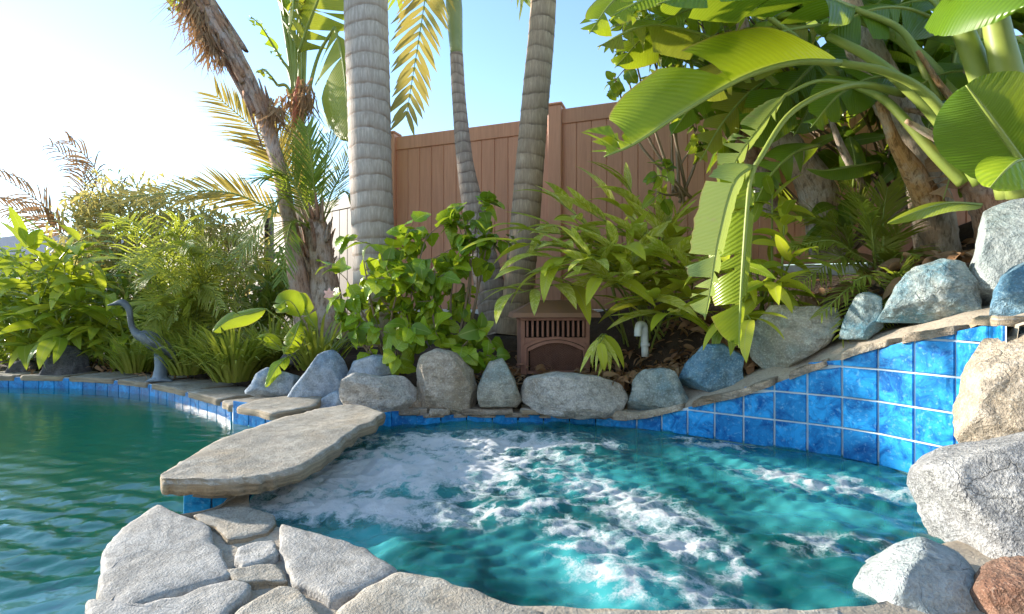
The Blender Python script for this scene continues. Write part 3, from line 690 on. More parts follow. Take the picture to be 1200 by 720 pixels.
# ------------------------------------------------------------------ boulders
_ico = {}
def ico(s):
    if s not in _ico:
        bm = bmesh.new(); bmesh.ops.create_icosphere(bm, subdivisions=s, radius=1); bm.verts.index_update()
        _ico[s] = ([v.co.copy() for v in bm.verts], [tuple(v.index for v in f.verts) for f in bm.faces]); bm.free()
    return _ico[s]
def boulder(name, label, pts, D, depth, mat, seed, sub=4, cuts=7, rough=.05, e=.72, group=None, lean=0.0):
    """outline pts (photograph pixels) at distance D gives the front profile; depth is the half thickness"""
    rgk = random.Random(seed)
    cx = (min(p[0] for p in pts)+max(p[0] for p in pts))/2; cy = (min(p[1] for p in pts)+max(p[1] for p in pts))/2
    az = math.atan2((cx-600)/600, 1); c = P(cx, cy, D); ex = V((math.cos(az), -math.sin(az), 0)); ey = V((math.sin(az), math.cos(az), 0)); ez = V((0, 0, 1)); ca = math.cos(az)
    L2 = [V(((a-cx)/600*D*ca, -(b-cy)/600*D)) for a, b in pts]; n = len(L2); size = max(v.length for v in L2)
    def rad(th):
        d = V((math.cos(th), math.sin(th))); best = 1e9
        for i in range(n):
            a, b = L2[i], L2[(i+1) % n]; e_ = b-a; den = d.x*e_.y-d.y*e_.x
            if abs(den) < 1e-9: continue
            t = (a.x*e_.y-a.y*e_.x)/den; s = (a.x*d.y-a.y*d.x)/den
            if t > 0 and -1e-6 <= s <= 1+1e-6: best = min(best, t)
        return best if best < 1e8 else size*.5
    tab = [rad(2*math.pi*i/180) for i in range(180)]
    tab = [(tab[i-1]+2*tab[i]+tab[(i+1) % 180])/4 for i in range(180)]
    planes = []
    for _ in range(cuts):
        nrm = V((rgk.uniform(-.9, .9), -rgk.uniform(.35, 1.0), rgk.uniform(-.35, .9))).normalized()
        sup = abs(nrm.x)*size*.75+abs(nrm.y)*depth*.9+abs(nrm.z)*size*.55; planes.append((nrm, sup*rgk.uniform(.62, .84)))
    dv_, fv_ = ico(sub); vs = []
    K = 9 if e < .7 else cuts*2+4
    def sup_(d):
        th = math.atan2(d.z, d.x); rho = math.hypot(d.x, d.z); r = tab[int((th/(2*math.pi)) % 1*180) % 180]
        return V((math.cos(th)*r*rho**e, depth*math.copysign(abs(d.y)**e, d.y), math.sin(th)*r*rho**e))
    for _ in range(K):
        d = V((rgk.gauss(0, 1), rgk.gauss(0, 1)-1.0, rgk.gauss(0, 1))).normalized(); ps = sup_(d)
        nrm = V((ps.x/size**2, ps.y/depth**2, ps.z/size**2)).normalized()+V((rgk.uniform(-.5, .5), rgk.uniform(-.5, .5), rgk.uniform(-.5, .5))); nrm.normalize()
        planes.append((nrm, ps.dot(nrm)*(1-rgk.uniform(.02, .3 if e > .7 else .12))))
    off = V((seed*1.7, seed*.9, seed*2.3))
    for d in dv_:
        th = math.atan2(d.z, d.x); rho = math.hypot(d.x, d.z); f = (th/(2*math.pi)) % 1*180; i = int(f); r = tab[i % 180]*(1-f+i)+tab[(i+1) % 180]*(f-i)
        q_ = V((math.cos(th)*r*rho**e, depth*math.copysign(abs(d.y)**e, d.y), math.sin(th)*r*rho**e))
        for nrm, h in planes:
            t = q_.dot(nrm)-h
            if t > 0: q_ -= nrm*t*.985
        nd = V((q_.x/size, q_.y/depth, q_.z/size)).normalized()
        nn = rough*size*(fbm(q_/size*1.6+off, 5)+.35*fbm(q_/size*7+off, 4)+.5*abs(noise.noise(q_/size*3.3+off)))
        ed = .6 if rho > .8 else 1
        q_ += nd*nn*ed
        vs.append(q_)
    for ax in (0, 2):
        lo, hi = min(q_[ax] for q_ in vs), max(q_[ax] for q_ in vs); tl = [v[0 if ax == 0 else 1] for v in L2]; a0, a1 = min(tl), max(tl); kk = (a1-a0)/(hi-lo)
        for q_ in vs: q_[ax] = a0+(q_[ax]-lo)*kk
    if e > .7:                                    # broad, bedded foot instead of an egg-shaped one
        lo = min(q_.z for q_ in vs)
        for q_ in vs:
            if q_.z < 0: f_ = q_.z/lo; q_.x *= 1+.22*f_; q_.y *= 1+.2*f_; q_.z = max(q_.z, lo*.88)
    vs = [c+ex*q_.x+ey*(q_.y+lean*q_.z)+ez*q_.z for q_ in vs]
    zmin = min(v.z for v in vs); bs = V((c.x, c.y, zmin))
    o = obj(name, vs, fv_, M[mat], None, None, True, None, bs)
    return tag(o, label, 'rock', group)
ROCKS = [
 ('dark grey boulder at the pool edge under the broad leaved plants', [(48, 440), (56, 415), (70, 404), (90, 407), (104, 420), (106, 440), (90, 450), (60, 450)], 4.75, .2, 'rock_dark', 4, 4, 5, .06),
 ('low dark rock half buried beside the grey pool edge boulder', [(2, 446), (10, 428), (28, 420), (46, 428), (50, 446), (30, 452)], 4.9, .2, 'rock_dark', 4, 9, 5, .06),
 ('small pale blue rock poking out of the grass clump', [(290, 458), (300, 438), (318, 430), (352, 434), (356, 446), (340, 462), (310, 468)], 3.35, .14, 'rock_blue', 4, 5, 6, .05),
 ('tall slanting pale blue rock at the head of the slab', [(338, 474), (346, 452), (372, 418), (392, 411), (408, 420), (411, 446), (396, 470), (370, 482)], 3.2, .14, 'rock_blue', 4, 3, 6, .04),
 ('low blue grey stone against the slanting blue rock', [(370, 484), (374, 468), (392, 458), (414, 460), (420, 478), (404, 490)], 3.08, .1, 'rock_blue', 4, 31, 5, .05),
 ('lumpy whitish boulder on the head of the slab', [(398, 470), (404, 446), (424, 436), (450, 440), (474, 442), (490, 462), (490, 484), (468, 490), (430, 484)], 3.0, .15, 'rock_white', 5, 12, 6, .085),
 ('blue rock tucked under the bush behind the whitish boulder', [(408, 442), (414, 424), (436, 416), (462, 420), (470, 440), (440, 452)], 3.25, .12, 'rock_blue', 4, 14, 6, .05),
 ('upright tan boulder under the leafy bush', [(487, 440), (494, 416), (512, 408), (536, 414), (556, 436), (560, 466), (548, 486), (510, 488), (492, 470)], 3.1, .16, 'rock_tan', 5, 16, 6, .07),
 ('pointed grey blue rock beside the upright tan boulder', [(560, 474), (562, 446), (574, 424), (590, 420), (604, 442), (609, 462), (592, 478), (572, 482)], 3.08, .14, 'rock_green', 5, 17, 7, .05),
 ('long rounded white boulder in front of the rusty fireplace', [(608, 460), (618, 444), (650, 437), (700, 440), (728, 450), (736, 466), (726, 484), (680, 490), (630, 484), (612, 474)], 2.98, .15, 'rock_white', 5, 21, 2, .045, .6),
 ('blocky blue and green rock at the foot of the ledge', [(738, 486), (740, 448), (752, 434), (786, 431), (806, 444), (806, 468), (790, 484), (760, 492)], 2.88, .12, 'rock_teal', 5, 24, 7, .06),
 ('bright blue rock on the ledge under the hanging leaf', [(798, 456), (804, 428), (826, 404), (846, 402), (872, 420), (872, 440), (848, 456), (820, 462)], 2.82, .13, 'rock_deepblue', 5, 25, 7, .06),
 ('large grey green boulder on the middle of the ledge', [(876, 432), (884, 390), (910, 364), (950, 357), (978, 362), (984, 384), (972, 404), (930, 428), (900, 440)], 2.62, .15, 'rock_green', 5, 28, 7, .06),
 ('narrow pointed teal rock on the ledge', [(986, 402), (990, 372), (1004, 350), (1020, 342), (1034, 352), (1034, 384), (1016, 398)], 2.42, .11, 'rock_teal', 4, 32, 6, .05),
 ('broad teal boulder on the upper end of the ledge', [(1034, 384), (1044, 340), (1066, 312), (1100, 303), (1124, 310), (1148, 352), (1142, 368), (1090, 382)], 2.24, .15, 'rock_teal', 5, 33, 7, .06),
 ('smooth pale slab boulder standing above the tiled wall', [(1128, 330), (1130, 290), (1150, 262), (1185, 236), (1240, 225), (1270, 280), (1260, 350), (1180, 372), (1146, 356)], 2.1, .16, 'rock_pale', 5, 36, 5, .03),
 ('dark blue speckled rock beside the tiled wall', [(1160, 392), (1160, 344), (1180, 312), (1206, 298), (1260, 310), (1270, 380), (1210, 398)], 1.86, .13, 'rock_deepblue', 5, 41, 6, .06),
 ('rough tan boulder stacked over the end of the tiled wall', [(1114, 500), (1122, 450), (1150, 408), (1190, 386), (1260, 390), (1290, 470), (1270, 540), (1180, 545), (1126, 530)], 1.68, .2, 'rock_tan', 5, 43, 6, .07),
 ('big white speckled boulder overhanging the spa', [(1046, 592), (1056, 566), (1088, 546), (1140, 528), (1220, 505), (1330, 540), (1340, 690), (1240, 720), (1150, 694), (1100, 655), (1064, 624)], 1.42, .26, 'rock_speck', 5, 47, 7, .06, .71),
 ('pale blue grey flat rock sloping into the spa', [(984, 722), (1004, 690), (1050, 655), (1080, 640), (1130, 650), (1160, 690), (1150, 760), (1060, 790), (1000, 770)], 1.22, .17, 'rock_pale', 5, 53, 4, .04, .66),
 ('reddish brown rock under the white speckled boulder', [(1124, 722), (1140, 694), (1190, 668), (1260, 664), (1290, 720), (1240, 790), (1140, 790)], 1.08, .14, 'rock_red', 5, 55, 6, .06),
 ('small brown grey stone behind the slanting blue rock', [(330, 420), (338, 404), (356, 400), (370, 410), (366, 424), (346, 430)], 3.6, .1, 'rock_dark', 4, 61, 5, .06),
 ('grey green boulder beyond the white speckled boulder on the mortar bank', [(1300, 560), (1310, 500), (1350, 460), (1420, 450), (1480, 500), (1490, 570), (1400, 600)], 1.9, .2, 'rock_green', 4, 81, 6, .06),
 ('tan boulder at the top of the mortar bank', [(1290, 440), (1300, 390), (1350, 360), (1410, 370), (1440, 420), (1420, 470), (1330, 470)], 2.2, .2, 'rock_tan', 4, 83, 6, .06),
 ('pale boulder low on the mortar bank', [(1340, 720), (1350, 650), (1400, 610), (1480, 620), (1520, 690), (1480, 750), (1400, 760)], 1.5, .2, 'rock_pale', 4, 86, 6, .06),
 ('little tan stone wedged beside the upright tan boulder', [(470, 486), (472, 466), (484, 454), (502, 458), (506, 480), (490, 490)], 3.14, .1, 'rock_tan', 4, 71, 5, .06),
 ('flat grey stone in the dry leaves behind the grey green boulder', [(960, 370), (975, 350), (1004, 345), (1010, 360), (990, 378)], 3.0, .1, 'rock_brown', 4, 64, 4, .06)]
for lab, pts, D, dep, mk, sub, seed, cuts, rough, *rest in ROCKS:
    boulder('boulder', lab, pts, D, dep, mk, seed, sub, cuts, rough, rest[0] if rest else .74, 'boulders around the spa')

# ------------------------------------------------------------------ fence
FD = V((1.706, -.614, 0)); FP = [V((.42, 4.88, 0))+FD*k_ for k_ in (-1, 0, 1, 2, 3)]
FZ = [(.60, 2.43), (.60, 2.49), (.97, 2.58), (1.1, 2.75)]
def fence_run(th, a, b, z0, z1, mats, npl, back=False, rail=.14):
    d = b-a; L = d.length; u = d.normalized(); n = V((u.y, -u.x, 0)); Mx = Matrix(((u.x, n.x, 0, a.x), (u.y, n.y, 0, a.y), (0, 0, 1, 0), (0, 0, 0, 1)))
    w = (L-.12)/npl
    for i in range(npl):
        x0 = .06+w*i; v, f, _ = bevbox(x0+.0015, x0+w-.0015, -.012, .012, z0+.05, z1-.1, .005, Mx); obj('plank', v, f, M[mats], th, smooth=False)
    v, f, _ = bevbox(.05, L-.05, -.003, .003, z0+.06, z1-.11, .001, Mx); obj('panel_core', v, f, M[mats], th, smooth=False)
    v, f, _ = bevbox(.05, L-.05, -.024, .026, z1-rail, z1, .004, Mx); obj('top_rail', v, f, M[mats], th, smooth=False)
    v, f, _ = bevbox(.05, L-.05, -.024, .026, z0, z0+.09, .004, Mx); obj('bottom_rail', v, f, M[mats], th, smooth=False)
def post(th, p, u, z0, z1, mats, w=.065):
    n = V((u.y, -u.x, 0)); Mx = Matrix(((u.x, n.x, 0, p.x), (u.y, n.y, 0, p.y), (0, 0, 1, 0), (0, 0, 0, 1)))
    v, f, _ = bevbox(-w, w, -w, w, z0, z1, .006, Mx); o = obj('post', v, f, M[mats], th, smooth=False)
    v, f, _ = bevbox(-w-.012, w+.012, -w-.012, w+.012, z1, z1+.025, .008, Mx); obj('post_cap', v, f, M[mats], o, smooth=False)
fn = thing('board_fence', FP[1]+V((0, 0, .5)), 'tall brown vertical board fence stepping up behind the palms', 'fence')
for i in range(4): fence_run(fn, FP[i], FP[i+1], FZ[i][0], FZ[i][1], 'fence', 12)
u_ = FD.normalized()
for i, p in enumerate(FP): post(fn, p, u_, .3, max(FZ[min(i, 3)][1], FZ[max(i-1, 0)][1])+.03, 'fence')
# pale strip of the board that closes the gap below the panels
for i in range(4):
    a, b = FP[i], FP[i+1]; u = (b-a).normalized(); n = V((u.y, -u.x, 0)); Mx = Matrix(((u.x, n.x, 0, a.x), (u.y, n.y, 0, a.y), (0, 0, 1, 0), (0, 0, 0, 1)))
    v, f, _ = bevbox(.07, 1.74, -.02, .02, FZ[i][0]-.28, FZ[i][0]-.006, .004, Mx); obj('gravel_board', v, f, M['white'], fn, smooth=False)
f2 = thing('garden_fence', (-4, 8, 0), 'low board fence with shade put into its brown behind the feathery plants beyond the pool', 'fence')
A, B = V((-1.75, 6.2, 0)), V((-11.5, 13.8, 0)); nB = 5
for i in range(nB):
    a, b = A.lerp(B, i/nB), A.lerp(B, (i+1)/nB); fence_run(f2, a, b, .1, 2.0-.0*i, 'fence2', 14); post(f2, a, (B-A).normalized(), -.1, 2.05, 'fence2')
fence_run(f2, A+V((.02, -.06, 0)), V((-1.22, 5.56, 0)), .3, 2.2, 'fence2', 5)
# house behind
hs = thing('neighbour_house', (-17, 21, 0), 'low house with a grey tiled roof beyond the garden fence', 'house')
Mx = Matrix.Translation((-19, 21, 0)) @ Matrix.Rotation(R(12), 4, 'Z')
v, f, _ = box(-4.5, 4.5, 0, 7, -.5, 2.6, Mx); obj('wall', v, f, M['stucco'], hs, smooth=False)
rv = [Mx @ V(p) for p in [(-5.1, -.6, 2.55), (5.1, -.6, 2.55), (5.1, 7.6, 2.55), (-5.1, 7.6, 2.55), (-3, 3.5, 4.0), (3, 3.5, 4.0), (-5.1, -.6, 2.7), (5.1, -.6, 2.7), (5.1, 7.6, 2.7), (-5.1, 7.6, 2.7)]]
obj('roof', rv, [(0, 1, 7, 6), (1, 2, 8, 7), (2, 3, 9, 8), (3, 0, 6, 9), (6, 7, 5, 4), (7, 8, 5), (8, 9, 4, 5), (9, 6, 4), (3, 2, 1, 0)], M['rooftile'], hs, smooth=False)
v, f, _ = box(1, 2.6, -.03, .05, .9, 2.0, Mx); obj('window', v, f, M['dark'], hs, smooth=False)

# ------------------------------------------------------------------ rusty garden fireplace
cb = P(651, 446, 3.42); s_ = 3.42/600; W2 = 41*s_; HB = 62*s_
ch = thing('garden_fireplace', cb, 'small rusty metal garden fireplace with arched mesh door', 'fireplace')
Mx = Matrix.Translation(cb) @ Matrix.Rotation(R(4), 4, 'Z')
dp = .3
def cbox(name, x0, x1, y0, y1, z0, z1, mat='rust', parent=ch, b=.004):
    v, f, _ = bevbox(x0, x1, y0, y1, z0, z1, b, Mx); return obj(name, v, f, M[mat], parent, smooth=False)
cbox('base', -W2-.02, W2+.02, -.03, dp+.02, -.06, .03); cbox('back_panel', -W2, W2, dp-.012, dp, .03, HB+.07)
for sx in (-1, 1): cbox('side_panel', min(sx*W2, sx*(W2-.03)), max(sx*W2, sx*(W2-.03)), 0, dp-.013, .03, HB+.07)
cbox('dark_inner_sheet', -W2+.032, W2-.032, .08, .09, .032, HB+.06, 'dark')  # near-black sheet across the inside, behind door and vents
# front plate with an arched door opening
zs = HB-.075; hw = W2-.055; spr = HB-.15
arcp = [(-hw, .06), (-hw, spr)]+[(-hw+2*hw*i/14, spr+.055*math.sin(math.pi*i/14)**.8) for i in range(1, 14)]+[(hw, spr), (hw, .06)]
def arch_ring(off0, off1, y0, y1, name, mat):
    def o_(p, off): return (p[0]+math.copysign(off, p[0]) if abs(p[0]) > hw*.98 else p[0]*(1+off/hw), p[1]+(off if p[1] > .1 else -off))
    i_ = [o_(p, off0) for p in arcp]; e_ = [o_(p, off1) for p in arcp]; n = len(arcp); vs = []
    for y_ in (y0, y1):
        vs += [Mx @ V((p[0], y_, p[1])) for p in i_]+[Mx @ V((p[0], y_, p[1])) for p in e_]
    fs = []
    for i in range(n):
        j = (i+1) % n; fs += [(i, j, n+j, n+i), (2*n+i, 3*n+i, 3*n+j, 2*n+j), (n+i, n+j, 3*n+j, 3*n+i), (i, 2*n+i, 2*n+j, j)]
    return obj(name, vs, fs, M[mat], ch, smooth=False)
arch_ring(.016, .034, -.016, .02, 'door_surround', 'rust')
dr = arch_ring(-.006, .012, -.026, .01, 'door_frame', 'rust')
mb = Buf()
def in_arch(x_, z_): return abs(x_) < hw-.004 and .062 < z_ < spr+.055*math.sin(math.pi*min(1, max(0, (x_+hw)/(2*hw))))**.8-.002
for sg in (1, -1):
    for k_ in range(-40, 80):
        c0 = k_*.0115; run = None
        for i in range(61):
            x_ = -hw+2*hw*i/60; z_ = c0+sg*x_*1.2
            ok = in_arch(x_, z_)
            if ok and run is None: run = (x_, z_)
            if (not ok or i == 60) and run is not None:
                if x_-run[0] > .004:
                    a_, b2 = V((run[0], -.008, run[1])), V((x_, -.008, z_)); mb.add(tube([Mx @ a_, Mx @ b2], .0013, 3, cap=False))
                run = None
mb.build('mesh_screen', M['rust'], dr)
# panel around the arch
for sx in (-1, 1):
    pnl = [(sx*(W2-.03), .03), (sx*(hw+.018), .03), (sx*(hw+.018), spr+.03), (sx*(W2-.03), spr+.03)]
    cbox('front_panel', min(pnl[0][0], pnl[1][0]), max(pnl[0][0], pnl[1][0]), .0, .014, .03, spr+.03)
tp = [(-W2+.03, spr+.03), (-hw-.018, spr+.03)]+[(p[0]*1.06, p[1]+.018) for p in arcp[2:15]]+[(hw+.018, spr+.03), (W2-.03, spr+.03), (W2-.03, zs+.008), (-W2+.03, zs+.008)]
tv = [Mx @ V((a, y_, b)) for y_ in (.001, .013) for a, b in tp]; nt = len(tp)
obj('lintel', tv, [tuple(range(nt)), tuple(range(2*nt-1, nt-1, -1))]+[(i, nt+i, nt+(i+1) % nt, (i+1) % nt) for i in range(nt)], M['rust'], ch, smooth=False)
for i in range(12):
    x_ = -W2+.045+(2*W2-.09)*i/11; cbox('vent_bar', x_-.0075, x_+.0075, -.008, .02, zs+.012, HB+.045)
cbox('cornice', -W2-.006, W2+.006, -.014, dp+.004, HB+.046, HB+.066)
rz = HB+.068; e0, e1 = W2+.062, W2+.05
rv = [(-e0, -.062, rz), (e0, -.062, rz), (e0, dp+.05, rz), (-e0, dp+.05, rz), (-e0+.008, -.055, rz+.03), (e0-.008, -.055, rz+.03), (e0-.008, dp+.043, rz+.03), (-e0+.008, dp+.043, rz+.03), (-.13, .06, rz+.115), (.13, .06, rz+.115), (.13, dp-.07, rz+.115), (-.13, dp-.07, rz+.115)]
rf = obj('roof', [Mx @ V(p) for p in rv], [(0, 3, 2, 1), (0, 1, 5, 4), (1, 2, 6, 5), (2, 3, 7, 6), (3, 0, 4, 7), (4, 5, 9, 8), (5, 6, 10, 9), (6, 7, 11, 10), (7, 4, 8, 11), (8, 9, 10, 11)], M['rust_roof'], ch, smooth=False)
v, f, u = tube([Mx @ V((-W2+.02, -.03, spr*.55)), Mx @ V((-W2-.03, -.035, spr*.55))], .008, 8); obj('latch', v, f, M['rust'], ch)

# ------------------------------------------------------------------ heron statue
D = 4.2; hb = P(184, 447, D)
he = thing('heron_statue', hb, 'weathered bronze heron statue standing on the pool edge', 'statue')
pth = [(126, 358), (133, 356.6), (139, 355), (144, 355), (149, 359), (152, 366), (153, 376), (156, 386), (163, 393), (171, 395), (181, 401), (191, 408), (200, 416), (207, 424)]
rad = [.6, 1.8, 3.0, 3.9, 3.6, 3.2, 3.0, 3.4, 5.5, 8.0, 9.5, 8.5, 5.5, 1.2]
pp = cat([P(a, b, D) for a, b in pth], 60)
v, f, u = tube(pp, [r*D/600 for r in rad], 14, lambda t, a, L: 1+.04*math.sin(a*2)); obj('body', v, f, M['bronze'], he, u)
lp = cat([P(a, b, D) for a, b in [(188, 408), (189, 418), (189, 430), (188, 440), (188, 446)]], 20)
v, f, u = tube(lp, [r*D/600 for r in (6, 6.5, 6, 7, 9)], 14, lambda t, a, L: 1+.10*math.cos(5*a)); obj('legs', v, f, M['bronze_blue'], he, u)
fp = cat([P(a, b, D) for a, b in [(171, 448), (177, 446), (186, 444), (195, 445), (203, 447)]], 20)
v, f, u = tube(fp, [r*D/600 for r in (.8, 2.6, 4.0, 3.0, .8)], 12, flat=(0, 1, 0)); v = [V((q_.x, D+(q_.y-D)*2.2, q_.z)) for q_ in v]; obj('foot_plate', v, f, M['bronze_blue'], he, u)
wv, wf, wu = tube(cat([P(a, b, D-.035) for a, b in [(170, 394), (182, 400), (196, 411), (209, 428)]], 16), [r*D/600 for r in (1.5, 5.5, 4.5, .5)], 10, flat=(0, 1, 0)); obj('wing', wv, wf, M['bronze'], he, wu)

# ------------------------------------------------------------------ pipe stub
pb = P(756, 418, 3.25); pt = [pb, P(755, 386, 3.25), P(753, 381, 3.24), P(749, 381, 3.22), P(747.5, 388, 3.2), P(747.5, 394, 3.2)]
pi = thing('vent_pipe', pb, 'white plastic pipe bent over in the dry leaves', 'pipe')
v, f, u = tube(cat(pt, 24), 4.2*3.25/600, 12); obj('bent_tube', v, f, M['pipe'], pi, u)
v, f, u = tube([P(756, 402, 3.25), P(756, 406, 3.25)], 5.2*3.25/600, 12); obj('collar', v, f, M['pipe'], pi, u)

# ------------------------------------------------------------------ plants: materials
M['lf_ginger'] = mat_leaf('leaf_variegated', (.44, .52, .025), (.62, .63, .05), (.5, .5, .14), None, 30, 2, (.82, .8, .26), .85, .42, .35)
M['lf_ginger_y'] = mat_leaf('leaf_yellow_green', (.5, .58, .03), (.66, .64, .07), (.56, .56, .14), (.36, .46, .02), 26, 2, None, .5, .42, .35)
M['lf_broad'] = mat_leaf('leaf_broad_green', (.22, .33, .02), (.46, .5, .05), (.44, .48, .12), (.17, .26, .02), 26, 2, None, .5, .42, .38)
M['lf_hib'] = mat_leaf('leaf_bush_green', (.16, .33, .014), (.5, .58, .04), (.36, .48, .09), (.1, .25, .01), 9, 4, None, .5, .38, .26)
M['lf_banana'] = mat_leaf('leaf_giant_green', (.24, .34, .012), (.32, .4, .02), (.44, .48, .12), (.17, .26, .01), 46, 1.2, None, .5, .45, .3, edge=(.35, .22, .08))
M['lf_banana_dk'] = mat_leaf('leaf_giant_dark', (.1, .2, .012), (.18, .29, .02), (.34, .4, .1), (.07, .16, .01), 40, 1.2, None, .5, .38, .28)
M['lf_torn'] = mat_leaf('leaf_weathered', (.28, .38, .13), (.34, .42, .16), (.42, .44, .2), (.2, .3, .08), 50, 1.0, None, .5, .35, .45, None, (.36, .3, .2), (.4, .28, .14))
M['lf_olive'] = mat_leaf('leaf_olive', (.24, .26, .03), (.34, .33, .05), (.42, .4, .14), (.17, .18, .02), 44, 1.2, None, .5, .45, .35, None, (.3, .2, .07))
M['lf_palm'] = mat_leaf('leaf_palm', (.2, .28, .03), (.34, .38, .06), (.34, .36, .1), None, 20, 2, None, .5, .42, .4)
M['lf_palm_dk'] = mat_leaf('leaf_palm_dark', (.11, .2, .02), (.22, .31, .04), (.24, .33, .08), None, 20, 2, None, .5, .38, .38)
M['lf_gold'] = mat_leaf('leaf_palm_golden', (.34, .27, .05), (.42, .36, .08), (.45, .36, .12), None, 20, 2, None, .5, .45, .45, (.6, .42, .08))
M['lf_fine'] = mat_leaf('leaf_feathery', (.32, .38, .05), (.48, .48, .1), None, None, 20, 2, None, .5, .45, .45)
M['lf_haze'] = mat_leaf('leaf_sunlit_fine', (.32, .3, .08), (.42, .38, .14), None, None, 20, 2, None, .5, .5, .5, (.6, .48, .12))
M['lf_dry'] = mat_leaf('leaf_dry', (.24, .125, .06), (.42, .27, .15), (.3, .2, .12), None, 20, 2, None, .5, .25, .7, (.4, .2, .06))
M['lf_grass'] = mat_leaf('leaf_strap', (.22, .29, .03), (.42, .42, .08), (.36, .38, .1), None, 8, 2, None, .5, .38, .4)
M['stem'] = mat_plain('green_stem', (.2, .27, .05), (.28, .32, .07), .45, 6, .2)
M['stem_dk'] = mat_plain('dark_green_stem', (.1, .17, .025), (.16, .22, .04), .4, 6, .2)
M['twig'] = mat_plain('brown_twig', (.2, .14, .09), (.28, .21, .14), .8, 12, .4)
M['palm_grey'] = mat_bark_palm('palm_bark_grey', (.5, .41, .34), (.64, .56, .49), (.25, .165, .11), .115)
M['palm_tan'] = mat_bark_palm('palm_bark_tan', (.42, .3, .2), (.56, .43, .3), (.17, .115, .075), .122)
M['palm_thin'] = mat_bark_palm('palm_bark_pale', (.4, .31, .25), (.56, .47, .4), (.16, .11, .09), .085)
M['shaft'] = mat_plain('crownshaft', (.22, .27, .1), (.28, .32, .14), .4, 5, .1)
M['fibre'] = mat_fibre('trunk_fibre', (.34, .22, .13), (.5, .38, .28), (.55, .48, .42))
M['fibre_red'] = mat_fibre('trunk_fibre_reddish', (.34, .17, .1), (.48, .3, .2), (.42, .36, .32))
M['fibre_pale'] = mat_fibre('trunk_fibre_pale', (.42, .32, .22), (.56, .48, .38), (.4, .28, .18))
M['fibre_pink'] = mat_fibre('trunk_fibre_pinkish', (.44, .27, .19), (.56, .4, .31), (.5, .42, .38))
M['sheath'] = mat_fibre('dry_sheath', (.42, .2, .07), (.55, .34, .16), (.5, .42, .34))
M['pink'] = mat_plain('pink_petal', (.75, .35, .28), (.8, .5, .4), .5, 5, .1)
M['orange_red'] = mat_plain('red_sheath', (.5, .12, .06), (.6, .2, .1), .5, 5, .1)

# ------------------------------------------------------------------ plants: builders
def leaf_me(name, mat, wf, L=1.0, W=.2, nseg=8, fold=.25, droop=.7, wave=0.0, tooth=0.0, twist=0.0):
    """one leaf along +Y, face up +Z, drooping towards the tip; length 1"""
    vs, fs, uv = [], [], []; y, z, a = 0., 0., droop*.25; st = L/nseg
    for i in range(nseg+1):
        t = i/nseg; w = wf(t)*W*(1+(tooth if i % 2 else -tooth)*(0 < i < nseg)); tw = twist*t
        for s in (-1, -.5, 0, .5, 1) if W > .3 else (-1, 0, 1):
            xx = s*w; hz = abs(s)*w*fold+wave*w*math.sin(t*9+s*2)*abs(s)
            vs.append(V((xx*math.cos(tw)-hz*math.sin(tw)*.5, y, z+hz*math.cos(tw)+xx*math.sin(tw)))); uv.append((.5+s*.5, t))
        y += st*math.cos(a); z += -st*math.sin(a)+0; a += droop/nseg*(1.0)
    c = 5 if W > .3 else 3
    for i in range(nseg):
        for j in range(c-1): fs.append((i*c+j, i*c+j+1, (i+1)*c+j+1, (i+1)*c+j))
    return me(name, vs, fs, mat, uv)
lance = lambda t: max(.0, math.sin(math.pi*min(1, t**.75)))**.8*(1-.15*t)+(.03 if t < .99 else 0)
ovate = lambda t: (max(0, math.sin(math.pi*t**.6)))**.75+(.02 if t < .99 else 0)
def leafset(key, mat, wf, W, dr_=(.5, .9, 1.4), **kw):
    return [leaf_me(key, M[mat], wf, 1, W*(1+.2*(i-1)), droop=dr, twist=(i-1)*.3, **kw) for i, dr in enumerate(dr_)]
LS = {'ginger': leafset('leaf', 'lf_ginger', lance, .105, (.3, .6, .9)), 'ginger_y': leafset('leaf', 'lf_ginger_y', lance, .13), 'broad': leafset('leaf', 'lf_broad', lance, .12),
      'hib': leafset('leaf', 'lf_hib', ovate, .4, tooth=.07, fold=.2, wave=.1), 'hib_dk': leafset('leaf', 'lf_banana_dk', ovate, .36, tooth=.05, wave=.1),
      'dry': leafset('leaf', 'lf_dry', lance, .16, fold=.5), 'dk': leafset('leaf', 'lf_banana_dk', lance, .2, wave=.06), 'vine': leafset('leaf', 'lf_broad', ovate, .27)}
def rv(rg, a=1.0): return V((rg.gauss(0, a), rg.gauss(0, a), rg.gauss(0, a)))
